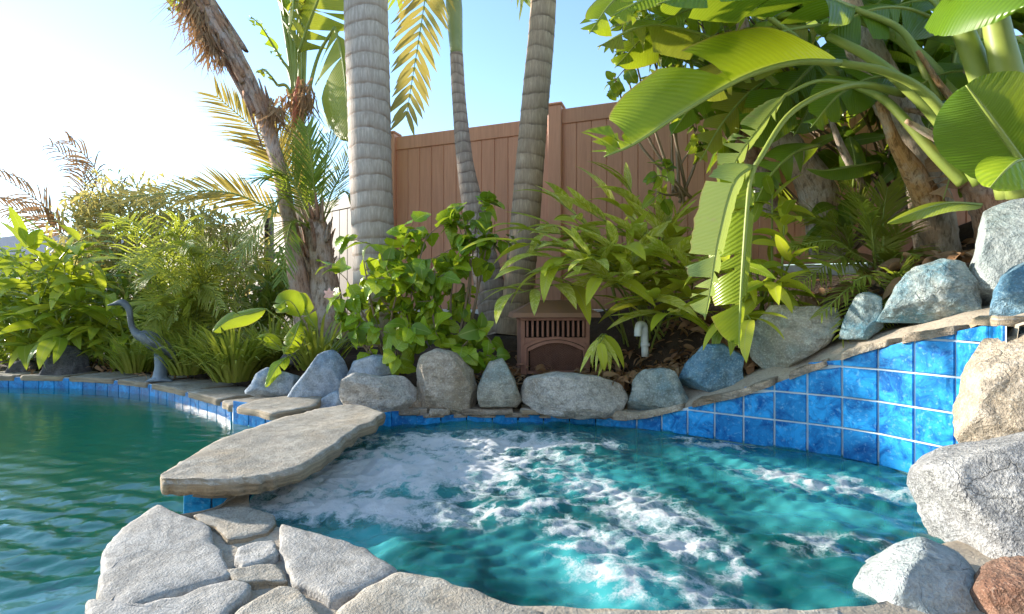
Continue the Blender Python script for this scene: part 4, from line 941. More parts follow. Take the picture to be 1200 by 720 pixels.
def cane_plant(name, label, cat_, base, canes, keys, L, rg, stem='stem', group=None, nleaf=9, sr=.008, start=.25, spread=.9, up=.35, lift=0.0):
    """clump of leafy canes: each cane a stem with alternate leaves"""
    th = thing(name, base, label, cat_, group)
    for b, tip, n in canes:
        b, tip = V(b), V(tip); mid = b.lerp(tip, .5)+V((0, 0, .22*(tip-b).length))
        pts = cat([b, mid, tip], 14); v, f, u = tube(pts, [sr, sr*.8, sr*.35], 6, cap=False); obj('cane', v, f, M[stem], th, u)
        hz = (tip-b); side0 = hz.cross(V((0, 0, 1)))
        if side0.length < .05: side0 = V((rg.uniform(-1, 1), rg.uniform(-1, 1), 0))
        side0.normalize(); side0 = (side0+rv(rg, .25)).normalized()
        n = n or nleaf
        for i in range(n):
            t = start+(1-start)*(i+.5)/n; k_ = t*13; a = int(min(12, k_)); p = pts[a].lerp(pts[a+1], k_-a); T = (pts[a+1]-pts[a]).normalized()
            sg = 1 if i % 2 else -1; tipw = max(0, (t-.7)/.3)
            d = T*(.45+.7*tipw)+side0*sg*spread*(1-.6*tipw)+V((0, 0, up))+rv(rg, .16)
            s = L*rg.uniform(.8, 1.2)*(1-.25*abs(t-.6)); inst('leaf', rg.choice(LS[rg.choice(keys)]), th, p, d, V((0, 0, 1))+rv(rg, .3), s)
    return th
def bigleaf(parent, spine, nrm, wL, wR, fL, fR, mat, rg, tears=6, gap=.05, petiole=None, pr=.012, name='leaf', pleat=.003, prof=None, curl=.25, seg=44, slant=.35, rough_edge=0.0, ragged=0.0):
    sp = cat(spine, seg+1); prof = prof or (lambda t: max(0, math.sin(math.pi*min(1, (t*.985+.015)**.72)))**.62)
    b = Buf(); nrm = V(nrm).normalized()
    for sd, w, fo in ((-1, wL, fL), (1, wR, fR)):
        cutset = sorted(rg.sample(range(4, seg-3), min(tears, seg-8))) if tears else []
        bounds = [0]+cutset+[seg]
        for a, e in zip(bounds[:-1], bounds[1:]):
            if e-a < 1: continue
            df = rg.gauss(0, .16 if tears else 0); lenf = 1-(rg.random()*ragged); tc = (a+e)/2; vs, uv, fs = [], [], []; mcols = 6
            for i in range(a, e+1):
                T = (sp[min(i+1, seg)]-sp[max(i-1, 0)]).normalized(); N = (nrm-T*nrm.dot(T)).normalized(); B = N.cross(T)*sd
                wd = w*prof(i/seg)*lenf
                for j in range(mcols):
                    s = j/(mcols-1); g = (i-tc)/max(1, e-a)*gap*s*(1 if tears else 0)
                    ang = fo+df*s+curl*s; dirv = B*math.cos(ang)-N*math.sin(ang)
                    jag = 1+(rough_edge*fbm((i*.9, sd*3, 1)) if j == mcols-1 else 0)
                    p = sp[i]+dirv*wd*s*jag+T*(slant*wd*s-g*1.0)+N*pleat*math.sin(i*2.1)*s*(1-s*.8)
                    vs.append(p); uv.append((.5+sd*s*.5, i/seg))
            for i in range(e-a):
                for j in range(mcols-1): q_ = (i*mcols+j, i*mcols+j+1, (i+1)*mcols+j+1, (i+1)*mcols+j); fs.append(q_ if sd < 0 else q_[::-1])
            b.add((vs, fs, uv))
    o = b.build(name, [mat], parent)
    nn = (nrm-(sp[1]-sp[0]).normalized()*nrm.dot((sp[1]-sp[0]).normalized()))
    v, f, u = tube(sp[::2], [pr, pr*.6, pr*.2], 7); r = obj('midrib', v, f, M['stem'], o, u)
    if petiole:
        pp_ = cat(petiole+[spine[0]], 22); v, f, u = tube(pp_, [pr*1.7, pr*1.15, pr*1.0], 10); obj('petiole', v, f, M['stem'], parent, u)
    return o
def frond(parent, spine, nrm, Lm, w, mat, rg, n=46, ang=1.0, droop=.25, lift=.1, start=.14, rr=.008, rmat='stem', seg=3, tipf=.45, name='frond', vee=0.0, skip=0.0):
    """feather palm leaf: a rib with two rows of narrow leaflets"""
    sp = cat(spine, 41); b = Buf(); b.add(tube(sp[::2], [rr, rr*.7, rr*.25], 6), 1); nrm = V(nrm).normalized()
    for i in range(n):
        t = start+(1-start)*(i+.3)/n; k_ = t*40; a = min(39, int(k_)); p0 = sp[a].lerp(sp[a+1], k_-a); T = (sp[a+1]-sp[a]).normalized(); N = (nrm-T*nrm.dot(T)).normalized(); B = T.cross(N)
        pf = min(1, .55+1.6*(t-start))*(1 if t < .55 else 1-(1-tipf)*((t-.55)/.45)**1.5)
        for sd in (-1, 1):
            if rg.random() < skip: continue
            an = ang*(1-.45*t)+rg.gauss(0, .06); d = (T*math.cos(an)+B*sd*math.sin(an)+N*(lift+rg.gauss(0, .07))).normalized(); L = Lm*pf*rg.uniform(.88, 1.08); p = p0.copy(); vs, uv = [], []
            for s in range(seg+1):
                ww = w*(.55, 1., .8, 0.04)[s] if seg == 3 else w*(1-s/seg)
                ax = d.cross(N)
                ax = ax.normalized() if ax.length > 1e-3 else B
                vs += [p-ax*ww*.5, p+ax*ww*.5]; uv += [(0.1, s/seg), (.9, s/seg)]
                p = p+d*L/seg; d = (d-V((0, 0, droop*(.5+s*.5)))).normalized()
            b.add((vs, [(2*s, 2*s+1, 2*s+3, 2*s+2) for s in range(seg)], uv), 0)
    return b.build(name, [M[mat] if isinstance(mat, str) else mat, M[rmat]], parent)
def arch(base, az, L, rise, drop):
    """spine of a frond that leaves base at azimuth az, rises, then droops"""
    h = V((math.sin(az), math.cos(az), 0)); return [base, base+h*L*.3+V((0, 0, rise*.7)), base+h*L*.65+V((0, 0, rise)), base+h*L+V((0, 0, rise-drop))]
def ring_trunk(parent, pts, radii, mat, spacing, flare=1.25, n=20, length=None):
    sp = cat(pts, 260)
    def rf(t, a, L):
        f = (L/spacing) % 1; return (1+.035*math.exp(-f*7)+.012*math.sin(a*3+L*5))*(1+(flare-1)*math.exp(-L*5))
    v, f, u = tube(sp, [lerps(radii, i/259) for i in range(260)], n, rf); return obj('trunk', v, f, M[mat], parent, u)

# ------------------------------------------------------------------ king palms in front of the fence
def king_palm(label, pts, radii, mat, spacing, seed, shaft_len=.9, nfr=9, fl=1.7, extra=(), flare=1.25):
    rg = random.Random(seed); th = thing('palm_tree', pts[0], label, 'palm tree', 'ringed palms in front of the fence')
    ring_trunk(th, pts, radii, mat, spacing, flare); top = V(pts[-1]); T = (V(pts[-1])-V(pts[-2])).normalized()
    sp = [top-T*.02, top+T*shaft_len*.3, top+T*shaft_len*.7, top+T*shaft_len]; r = radii[-1]
    v, f, u = tube(cat(sp, 16), [r*.95, r*1.3, r*1.05, r*.45], 14); obj('crownshaft', v, f, M['shaft'], th, u)
    cr = sp[-1]
    for i in range(nfr):
        az = 6.283*i/nfr+rg.uniform(-.3, .3); rise = fl*rg.uniform(.1, .5)
        frond(th, arch(cr, az, fl*rg.uniform(.8, 1.05), rise, fl*rg.uniform(.25, .75)), (0, 0, 1), .42, .03, 'lf_palm', rg, 44, 1.0, .3, .05)
    for spn, nr, Lm, mt in extra: frond(th, spn, nr, Lm, .042, mt, rg, 66, 1.05, .14, .02, start=.08, rr=.012)
    return th
D = 3.95
king_palm('thick pale grey ringed palm trunk at the corner of the board fence', [P(441, 405, D), P(438, 300, D), P(433, 150, D), P(429, 0, D), P(425, -260, D)], [.165, .158, .16, .165, .14], 'palm_grey', .115, 1, .9, 9, 1.8,
          [([P(424, -430, D), P(470, -330, 4.0), P(508, -170, 4.1), P(503, -40, 4.1), P(476, 138, 4.05)], (.2, -1, .1), .46, 'lf_gold')], 1.1)
D = 4.35
king_palm('slender pale ringed palm with green crownshaft leaning against the fence', [P(588, 388, D), P(575, 340, D), P(556, 250, D), P(545, 190, D), P(538, 120, D), P(535, 64, D)], [.155, .13, .095, .07, .058, .055], 'palm_thin', .085, 2, 1.25, 7, 1.3, (), 1.15)
D = 4.2
king_palm('tan ringed palm with a slight curve behind the rusty fireplace', [P(604, 392, D), P(608, 340, D), P(618, 230, D), P(628, 110, D), P(637, 0, D), P(645, -240, D)], [.135, .125, .118, .112, .105, .09], 'palm_tan', .122, 3, .9, 9, 1.6, (), 1.15)

# ------------------------------------------------------------------ leafy bush at the corner palm
def bush(label, base, blobs, nleaf, size, keys, rg, name='flowering_bush', twig='twig', outward=1.0, cat_='bush'):
    th = thing(name, base, label, cat_); tot = sum(b[3]**2 for b in blobs); base = V(base)
    cen = sum((P(*b[:3]) for b in blobs), V())/len(blobs)
    for px_, py_, D, r in blobs:
        c = P(px_, py_, D); rr = r/600*D; m = base.lerp(c, .5)+rv(rg, .04)
        v, f, u = tube(cat([base+rv(rg, .05)*V((1, 1, 0)).length*.5, m, c], 12), [.012, .008, .004], 6); obj('stem', v, f, M[twig], th, u)
        n = int(nleaf*r*r/tot); ntw = max(3, n//7)
        for j in range(ntw):
            e = c+V((rg.gauss(0, .55), rg.gauss(0, .5), rg.gauss(0, .55)))*rr; s0 = m.lerp(c, rg.uniform(.5, 1)); tw = cat([s0, s0.lerp(e, .5)+rv(rg, .02), e], 7)
            v, f, u = tube(tw, [.004, .003, .0018], 5, cap=False); obj('twig', v, f, M[twig], th, u)
            for i in range(max(1, n//ntw)):
                p = tw[rg.randint(2, 6)]; d = (p-c)*1.2/rr*.5+(p-cen).normalized()*.25+rv(rg, .55)+V((0, -.28, -.05)); up = V((0, 0, 1))*outward+(p-cen).normalized()*.7+V((0, -.5, 0))+rv(rg, .35)
                inst('leaf', rg.choice(LS[rg.choice(keys)]), th, p+d.normalized()*.012, d, up, size*rg.uniform(.6, 1.25))
    return th
rg = random.Random(11)
hb_ = bush('bushy green shrub with toothed leaves at the foot of the thick palm', P(466, 446, 3.4), [(425, 300, 3.45, 30), (408, 335, 3.4, 28), (420, 355, 3.4, 30), (446, 345, 3.4, 30), (470, 280, 3.5, 34), (500, 275, 3.5, 30), (470, 325, 3.4, 36), (470, 370, 3.35, 38), (430, 405, 3.3, 26), (465, 412, 3.25, 24), (440, 380, 3.3, 26)], 298, .13, ['hib', 'hib', 'hib', 'hib_dk'], rg)
bush('leggy green shrub reaching up the slender palm beside the bushy one', P(530, 440, 3.4), [(510, 315, 3.4, 36), (535, 300, 3.5, 32), (560, 245, 3.55, 26), (575, 262, 3.5, 24), (548, 258, 3.55, 22), (515, 355, 3.4, 30), (545, 345, 3.5, 26), (548, 400, 3.25, 28), (580, 408, 3.25, 26), (515, 395, 3.3, 22), (560, 285, 3.5, 22)], 290, .13, ['hib', 'hib', 'hib_dk'], rg)
fl = Buf()
for i in range(6):
    a = i*1.05; c = P(386, 345, 3.3); d = V((math.sin(a), -.6, math.cos(a))); mm = frame(c, d, (0, -1, 0), .045); fl.add(([mm @ q_.co for q_ in LS['vine'][1].vertices], [tuple(p_.vertices) for p_ in LS['vine'][1].polygons], None))
fl.build('blossom', [M['pink']], hb_)

# ------------------------------------------------------------------ variegated ginger by the fireplace
rg = random.Random(5)
bD = 3.75; bb = P(770, 425, bD)
def Q(px_, py_, D): return P(px_, py_, D)
tips = [(600, 285, 3.3), (612, 268, 3.45), (640, 262, 3.6), (655, 235, 3.8), (690, 248, 3.5), (712, 232, 3.75), (735, 215, 3.9), (770, 232, 3.8), (800, 240, 3.6), (596, 345, 3.2), (615, 318, 3.2), (630, 300, 3.25), (660, 290, 3.3), (690, 300, 3.1),
        (720, 285, 3.25), (750, 275, 3.4), (700, 325, 3.1), (725, 330, 3.2), (760, 320, 3.3), (790, 300, 3.2), (815, 320, 3.2), (830, 280, 3.4), (800, 370, 3.0), (770, 350, 3.1), (835, 350, 3.1), (740, 300, 3.5), (785, 270, 3.5)]
cane_plant('ginger_plant', 'large clump of yellow striped leaves arching over the rusty fireplace', 'plant', bb, [(bb+V((rg.uniform(-.18, .25), rg.uniform(-.15, .2), -.02)), Q(*t), 9) for t in tips], ['ginger', 'ginger', 'ginger', 'ginger_y'], .4, rg, spread=.75, up=.3, start=.4)
sb = P(716, 418, 3.3)
cane_plant('ginger_shoot', 'drooping spray of striped leaves hanging over the long white boulder', 'plant', sb, [(sb+V((0, .05, -.02)), P(700, 398, 3.0), 4), (sb+V((.02, .06, -.02)), P(703, 402, 2.95), 5)], ['ginger_y', 'ginger'], .24, rg, spread=.9, up=-.7, start=.6, group=None)
sb = P(900, 402, 2.95)
cane_plant('ginger_plant', 'yellow green leafy clump beside the hanging torn leaf above the ledge', 'plant', sb, [(sb+V((rg.uniform(-.15, .1), rg.uniform(-.05, .2), -.03)), P(*t), n) for *t, n in [(870, 290, 2.7, 8), (905, 225, 3.0, 8), (930, 300, 2.75, 7), (895, 330, 2.6, 8), (940, 360, 2.65, 6), (850, 300, 2.75, 7), (850, 380, 2.7, 7), (880, 375, 2.6, 6), (915, 330, 2.65, 7), (920, 250, 2.9, 8), (880, 260, 2.95, 8)]], ['ginger_y', 'ginger_y', 'broad'], .28, rg, spread=.8, up=.0, start=.35)

# ------------------------------------------------------------------ broad leaved clumps beyond the pool
rg = random.Random(8)
for lab, cx, D, cs in [('tall upright broad leaved clump by the dark pool edge boulder', 60, 5.0, [(5, 300), (30, 282), (52, 275), (75, 300), (100, 290), (118, 268), (85, 330), (60, 320), (35, 330), (10, 340), (110, 320), (20, 370)]),
                       ('low leaning broad leaved clump behind the heron statue', 110, 4.85, [(70, 360), (95, 350), (120, 340), (140, 370), (110, 385), (150, 395), (80, 390), (130, 410), (165, 400), (60, 400)]),
                       ('broad leaved clump spilling over the pool corner beyond the dark boulders', 0, 5.1, [(-60, 300), (-30, 290), (-10, 330), (-50, 350), (-80, 330), (10, 390), (-10, 400), (30, 405), (-40, 390), (15, 360)])]:
    b0 = P(cx, 436, D); cane_plant('broad_leaved_plant', lab, 'plant', b0, [(b0+V((rg.uniform(-.5, .5), rg.uniform(-.1, .6), -.02)), P(a, b, D+rg.uniform(-.5, .3)), 11) for a, b in cs], ['broad', 'broad', 'ginger_y'], .4, rg, spread=.7, up=.35, start=.22, group='broad leaved clumps beyond the pool')
# shaded hedge mass deeper in
# ------------------------------------------------------------------ feathery palm clumps
def feather(label, base, tips, Lm, w, mat, rg, n=40, nrm=(0, -.4, 1), name='feathery_palm', lift=.1, droop=.3, rise=.5, cat_='palm', skip=0., rmat='stem', ang=1.0):
    th = thing(name, base, label, cat_); base = V(base)
    for t in tips:
        tip = P(*t[:3]); m = base.lerp(tip, .55)+V((0, 0, rise*(tip-base).length*.5)); b0 = base+V((rg.uniform(-.1, .1), rg.uniform(-.1, .1), 0))
        frond(th, [b0, b0.lerp(m, .55), m, tip], V(nrm)+rv(rg, .15), Lm*rg.uniform(.85, 1.1), w, mat, rg, n, ang, droop, lift, skip=skip, rmat=rmat)
    return th
rg = random.Random(21)
ft_ = [(150, 300, 4.5), (165, 340, 4.4), (140, 270, 4.8), (190, 285, 4.4), (200, 330, 4.3), (230, 290, 4.4), (260, 310, 4.4), (290, 290, 4.5), (300, 330, 4.5), (250, 350, 4.3), (215, 360, 4.2), (180, 370, 4.3), (285, 365, 4.4), (240, 262, 4.9), (310, 300, 4.7), (160, 385, 4.3), (205, 270, 4.8), (170, 315, 4.2)]
ft_ = [(a+rg.uniform(-14, 14), b+rg.uniform(-12, 12), c+rg.uniform(-.2, .2)) for a, b, c in ft_+ft_]
fp_ = thing('feathery_palm', P(235, 425, 4.9), 'soft arching feathery palm clump behind the heron statue', 'palm')
for tx, ty, tD in ft_:
    b0 = P(235+rg.uniform(-40, 40), 425, 4.9+rg.uniform(-.2, .2)); tip = P(tx, ty, tD); m = b0.lerp(tip, .6)+V((rg.gauss(0, .08), rg.gauss(0, .08), .35*(tip-b0).length))
    frond(fp_, [b0, b0.lerp(m, .55), m, tip+V((0, 0, -.05))], V((rg.gauss(0, .5), -.5+rg.gauss(0, .3), .8)), .25*rg.uniform(.8, 1.15), .013, 'lf_fine', rg, 34, 1.0, .4, .15, rr=.006)
rg = random.Random(22)
pc_ = P(372, 276, 4.7)
sp_ = thing('young_palm', P(388, 395, 4.7), 'young palm with brown fibrous stump and long backlit fronds beside the leaning trunk', 'palm tree')
v, f, u = tube(cat([P(392, 398, 4.7), P(384, 360, 4.7), P(378, 320, 4.7), P(373, 275, 4.7), P(371, 240, 4.7)], 60), [.18, .15, .125, .11, .03], 18, lambda t, a, L: 1+.1*fbm((math.cos(a)*2, math.sin(a)*2, L*6))); obj('trunk', v, f, M['fibre'], sp_, u)
for i in range(30):
    a_ = rg.uniform(0, 6.28); z_ = rg.uniform(0, .55); q0 = P(375, 320, 4.7)+V((math.cos(a_)*.11, math.sin(a_)*.11, z_-.05)); L_ = rg.uniform(.12, .3)
    v, f, u = tube(cat([q0, q0+V((math.cos(a_)*.03, math.sin(a_)*.03, L_*.6)), q0+V((math.cos(a_)*.07, math.sin(a_)*.07, L_))], 6), [.022, .016, .004], 5); obj('leaf_base', v, f, M[rg.choice(('fibre', 'sheath', 'fibre_red'))], sp_, u)
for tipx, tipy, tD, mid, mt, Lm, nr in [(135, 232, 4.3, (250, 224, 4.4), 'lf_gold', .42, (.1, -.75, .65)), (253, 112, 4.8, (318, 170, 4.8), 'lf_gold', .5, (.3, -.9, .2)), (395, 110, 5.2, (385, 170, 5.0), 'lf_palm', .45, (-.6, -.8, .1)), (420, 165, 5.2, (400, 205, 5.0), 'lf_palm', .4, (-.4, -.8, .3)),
        (340, 130, 5.0, (352, 180, 4.9), 'lf_palm_dk', .4, (.2, -1, .1)), (300, 210, 4.3, (335, 205, 4.5), 'lf_palm_dk', .4, (0, -.6, .8)), (430, 250, 4.6, (405, 225, 4.6), 'lf_palm', .35, (0, -.5, .9)), (280, 300, 4.2, (325, 235, 4.4), 'lf_palm', .4, (0, -.5, .9)), (360, 150, 4.4, (366, 200, 4.5), 'lf_palm_dk', .35, (-.2, -1, .2)), (330, 330, 4.2, (340, 265, 4.4), 'lf_palm_dk', .3, (0, -.6, .8))]:
    m = P(*mid); e = P(tipx, tipy, tD); frond(sp_, [pc_, pc_.lerp(m, .55)+V((0, 0, .06)), m, e], nr, Lm, .02 if mt == 'lf_gold' else .015, mt, rg, 50 if mt == 'lf_gold' else 34, .95, .12, .04, start=.2, rr=.011)
rg = random.Random(23)
tb = P(88, 300, 6.6)
dp_th = thing('dry_palm', P(95, 420, 6.6), 'sparse dried palm with drooping brown fronds against the bright sky', 'palm tree')
v, f, u = tube(cat([P(95, 425, 6.6), P(92, 350, 6.6), P(90, 285, 6.6)], 20), [.05, .04, .03], 8); obj('trunk', v, f, M['twig'], dp_th, u)
for tip, mid in [((-20, 195, 6.4), (40, 232, 6.5)), ((60, 170, 6.7), (98, 205, 6.6)), ((80, 165, 6.3), (112, 200, 6.4)), ((150, 215, 6.6), (118, 235, 6.6)), ((-10, 235, 6.2), (45, 255, 6.4))]:
    frond(dp_th, [P(90, 285, 6.6), P(90, 285, 6.6).lerp(P(*mid), .5), P(*mid), P(*tip)], (0, -1, .3), .36, .022, 'lf_dry', rg, 26, 1.0, .75, .25, start=.2, rr=.012, rmat='twig', skip=.25)
rg = random.Random(24)
def fine_crown(label, base, blobs, n, size, mat, rg, name='feathery_shrub'):
    th = thing(name, base, label, 'shrub'); b = Buf(); tot = sum(q_[3] for q_ in blobs); bs = V(base)
    for px_, py_, D, r in blobs:
        c = P(px_, py_, D); rr = r/600*D; v, f, u = tube(cat([bs, bs.lerp(c, .5)+rv(rg, .08), c], 10), [.02, .012, .005], 5); obj('stem', v, f, M['twig'], th, u)
        for _ in range(int(n*r/tot)):
            p = c+V((rg.gauss(0, .5), rg.gauss(0, .5), rg.gauss(0, .5)))*rr; d = (rv(rg, 1)+V((0, 0, -.3))).normalized(); a = d.orthogonal().normalized(); L = size*rg.uniform(.5, 1.3)
            w = L*.11; m = p+d*L*.5; b.add(([p-a*w*.3, p+a*w*.3, m+a*w, p+d*L+V((0, 0, -.25*L)), m-a*w], [(0, 1, 2, 4), (4, 2, 3)], [(0, 0), (1, 0), (1, .5), (.5, 1), (0, .5)]))
    o = b.build('crown', [M[mat]], th); return th
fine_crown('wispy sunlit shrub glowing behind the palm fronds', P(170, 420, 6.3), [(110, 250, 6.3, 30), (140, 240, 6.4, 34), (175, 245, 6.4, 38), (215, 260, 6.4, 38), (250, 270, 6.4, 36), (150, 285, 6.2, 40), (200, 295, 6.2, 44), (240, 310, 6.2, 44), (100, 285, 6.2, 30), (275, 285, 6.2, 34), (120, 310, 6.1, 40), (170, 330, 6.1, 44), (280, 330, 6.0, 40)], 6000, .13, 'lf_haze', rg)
fine_crown('dense green shrub along the garden fence behind the feathery palm', P(90, 430, 6.0), [(20, 340, 5.9, 46), (70, 345, 5.9, 50), (130, 350, 5.8, 50), (190, 370, 5.7, 50), (250, 375, 5.7, 46), (310, 370, 5.6, 44), (-40, 350, 5.9, 50), (30, 395, 5.8, 40), (120, 400, 5.7, 40), (330, 330, 5.6, 34)], 5000, .16, 'lf_palm_dk', rg)

# strap leaved clumps on the pool edge
def strap_clump(label, base, n, L, spread, mat, rg, w=.011, kind='plant'):
    b = Buf(); base = V(base)
    for i in range(n):
        az = rg.uniform(0, 6.283); h = V((math.sin(az), math.cos(az), 0)); p = base+h*rg.uniform(0, .1*spread)*1.5; l = L*rg.uniform(.6, 1.15); d = (h*rg.uniform(.25, .9)*spread+V((0, 0, 1))).normalized(); ax = d.cross(V((0, 0, 1))).normalized(); vs, uv = [], []
        for s in range(6):
            ww = w*(.8, 1, 1, .85, .6, .06)[s]; vs += [p-ax*ww, p+ax*ww]; uv += [(.1, s/5), (.9, s/5)]; p = p+d*l/5; d = (d-V((0, 0, .13+.11*s))).normalized()
        b.add((vs, [(2*s, 2*s+1, 2*s+3, 2*s+2) for s in range(5)], uv))
    o = b.build('strap_leaf_clump', [M[mat]], None, origin=base); return tag(o, label, 'plant', None, 'stuff')
rg = random.Random(31)
for lab, px_, py_, D, n in [('grassy clump of strap leaves just behind the heron statue', 222, 438, 4.35, 260), ('grassy clump of strap leaves touching the small pale blue rock', 275, 446, 3.95, 300), ('grassy strap leaves under the leaning trunk', 318, 432, 4.2, 240), ('grassy strap leaves between the dark boulder and the heron statue', 160, 436, 4.7, 160), ('thin grassy tuft under the young palm stump', 372, 432, 3.7, 120), ('strap leaf tuft between the grassy clumps behind the heron statue', 250, 430, 4.5, 260)]:
    strap_clump(lab, P(px_, py_, D), n, .5, 1.0, 'lf_grass', rg)
# young bird of paradise leaves
rg = random.Random(33)
yb = P(365, 440, 3.62); yo = thing('young_banana_plant', yb, 'young broad leafed banana like plant in front of the leaning trunk', 'plant')
for spn, nr, wl, wr, fl_, fr_ in [([P(312, 362, 3.5), P(290, 368, 3.45), P(268, 375, 3.4), P(248, 390, 3.35)], (.2, -.8, .6), .075, .075, .2, .2), ([P(352, 372, 3.5), P(345, 358, 3.45), P(335, 352, 3.4), P(322, 362, 3.35)], (0, -.75, .65), .1, .12, .1, .1), ([P(352, 376, 3.5), P(346, 392, 3.42), P(340, 405, 3.4), P(332, 416, 3.4)], (.4, -.8, .4), .07, .07, .3, .3),
        ([P(338, 418, 3.4), P(330, 424, 3.3), P(322, 434, 3.25), P(310, 456, 3.2)], (.2, -.9, .4), .05, .05, .2, .2), ([P(370, 385, 3.5), P(360, 368, 3.5), P(352, 350, 3.5), P(350, 342, 3.5)], (-.2, -.9, .2), .06, .06, .2, .2), ([P(330, 410, 3.6), P(320, 400, 3.6), P(312, 394, 3.55), P(300, 396, 3.5)], (0, -.7, .7), .06, .06, .2, .2)]:
    bigleaf(yo, spn, nr, wl, wr, fl_, fr_, M['lf_hib'] if rg.random() < .3 else M['lf_banana'], rg, 1, .02, [yb, yb.lerp(spn[0], .6)+V((0, .03, .05))], .005, seg=24, pleat=.001)

# ------------------------------------------------------------------ leaning strelitzia tree at the pool
rg = random.Random(41)
D = 4.6
lt = thing('leaning_tree', P(362, 400, D), 'leaning shaggy trunk with peeling reddish bark and dead leaf tassels by the pool', 'tree')
tp_ = cat([P(366, 405, D), P(352, 345, D), P(341, 270, D), P(325, 190, D), P(300, 115, D), P(268, 50, D), P(238, 0, D), P(200, -80, D), P(180, -160, D)], 120)
v, f, u = tube(tp_, [.12, .09, .068, .06, .064, .072, .085, .09, .08], 20, lambda t, a, L: 1+.09*fbm((math.cos(a)*1.6, math.sin(a)*1.6, L*4), 4)+.05*math.exp(-((L/.16) % 1)*6)); obj('trunk', v, f, M['fibre_pink'], lt, u)
# peeling sheaths along the upper trunk
for i in range(26):
    k_ = rg.randint(50, 112); p = tp_[k_]; T = (tp_[k_+1]-tp_[k_]).normalized(); s_ = T.orthogonal().normalized(); s_ = (Matrix.Rotation(rg.uniform(0, 6.28), 3, T) @ s_); L = rg.uniform(.2, .45)
    pts = [p+s_*.065, p+s_*.09+T*L*.5*rg.choice((1, -1)), p+s_*rg.uniform(.08, .14)+T*L*rg.choice((1, -1))]
    v, f, u = tube(cat(pts, 8), [.03, .022, .006], 6, flat=s_); obj('peeling_sheath', v, f, M['fibre_red'], lt, u)
def tassel(parent, c, n, L, rg, mat='lf_dry', name='dead_tassel'):
    b = Buf()
    for i in range(n):
        p = c+rv(rg, .04); d = (V((rg.gauss(0, .35), rg.gauss(0, .35), -1))).normalized(); l = L*rg.uniform(.5, 1.2); ax = d.orthogonal().normalized(); w = rg.uniform(.004, .012); vs = []
        for s in range(4): vs += [p-ax*w*(1-s/3.2), p+ax*w*(1-s/3.2)]; p = p+d*l/3; d = (d+rv(rg, .25)).normalized()
        b.add((vs, [(2*s, 2*s+1, 2*s+3, 2*s+2) for s in range(3)], [(.2, .2)]*8))
    b.build(name, [M[mat]], parent)
for px_, py_, n, L in [(222, -10, 90, .4), (232, 10, 90, .4), (245, 40, 40, .3), (248, 48, 60, .28), (256, 70, 30, .2), (322, 130, 60, .3), (240, 25, 60, .3)]: tassel(lt, P(px_, py_, D-.05), n, L, rg)
v, f, u = tube(cat([P(296, 112, D), P(270, 72, D-.05), P(250, 52, D-.05)], 8), [.012, .01, .006], 6); obj('dead_stalk', v, f, M['twig'], lt, u)
for i in range(9):   # crown above the frame
    az = 6.283*i/9+rg.uniform(-.2, .2); c = V(tp_[-1]); h = V((math.sin(az), math.cos(az), 0)); a0 = c+h*.35+V((0, 0, .7)); bigleaf(lt, [a0, a0+h*.4+V((0, 0, .3)), a0+h*.8+V((0, 0, .25)), a0+h*1.1+V((0, 0, -.1))], (0, 0, 1), .2, .2, .2, .2, M['lf_banana'], rg, 5, .1, [c, c+h*.15+V((0, 0, .4))], .015, seg=28)
bigleaf(lt, [P(228, -30, 4.5), P(215, -12, 4.5), P(204, 2, 4.5), P(196, 14, 4.5)], (.5, -.8, .2), .08, .08, .2, .2, M['lf_olive'], rg, 6, .08, None, .008, seg=24)

# second, upright strelitzia behind the young palm
rg = random.Random(43); D = 5.1
us = thing('upright_strelitzia', P(362, 390, D), 'upright giant strelitzia with fanned stalks and big drooping leaves behind the young palm', 'plant')
v, f, u = tube(cat([P(368, 400, D), P(362, 300, D), P(356, 200, D), P(352, 150, D)], 40), [.12, .11, .1, .09], 14, lambda t, a, L: 1+.1*fbm((math.cos(a)*2, math.sin(a)*2, L*5))); obj('trunk', v, f, M['fibre'], us, u)
for i, (x_, y_) in enumerate([(328, 0), (334, -5), (341, -10), (348, -10), (354, -5), (359, 20), (338, 30)]):
    v, f, u = tube(cat([P(350+i-3, 160, D-.02*i), P((350+x_)/2+2, 80, D-.05), P(x_, y_, D-.1)], 14), [.035, .022, .014], 8); obj('stalk', v, f, M['stem'], us, u)
v, f, u = tube(cat([P(345, 150, D-.12), P(347, 120, D-.13), P(350, 90, D-.12)], 10), [.03, .035, .01], 8); obj('red_sheath', v, f, M['orange_red'], us, u)
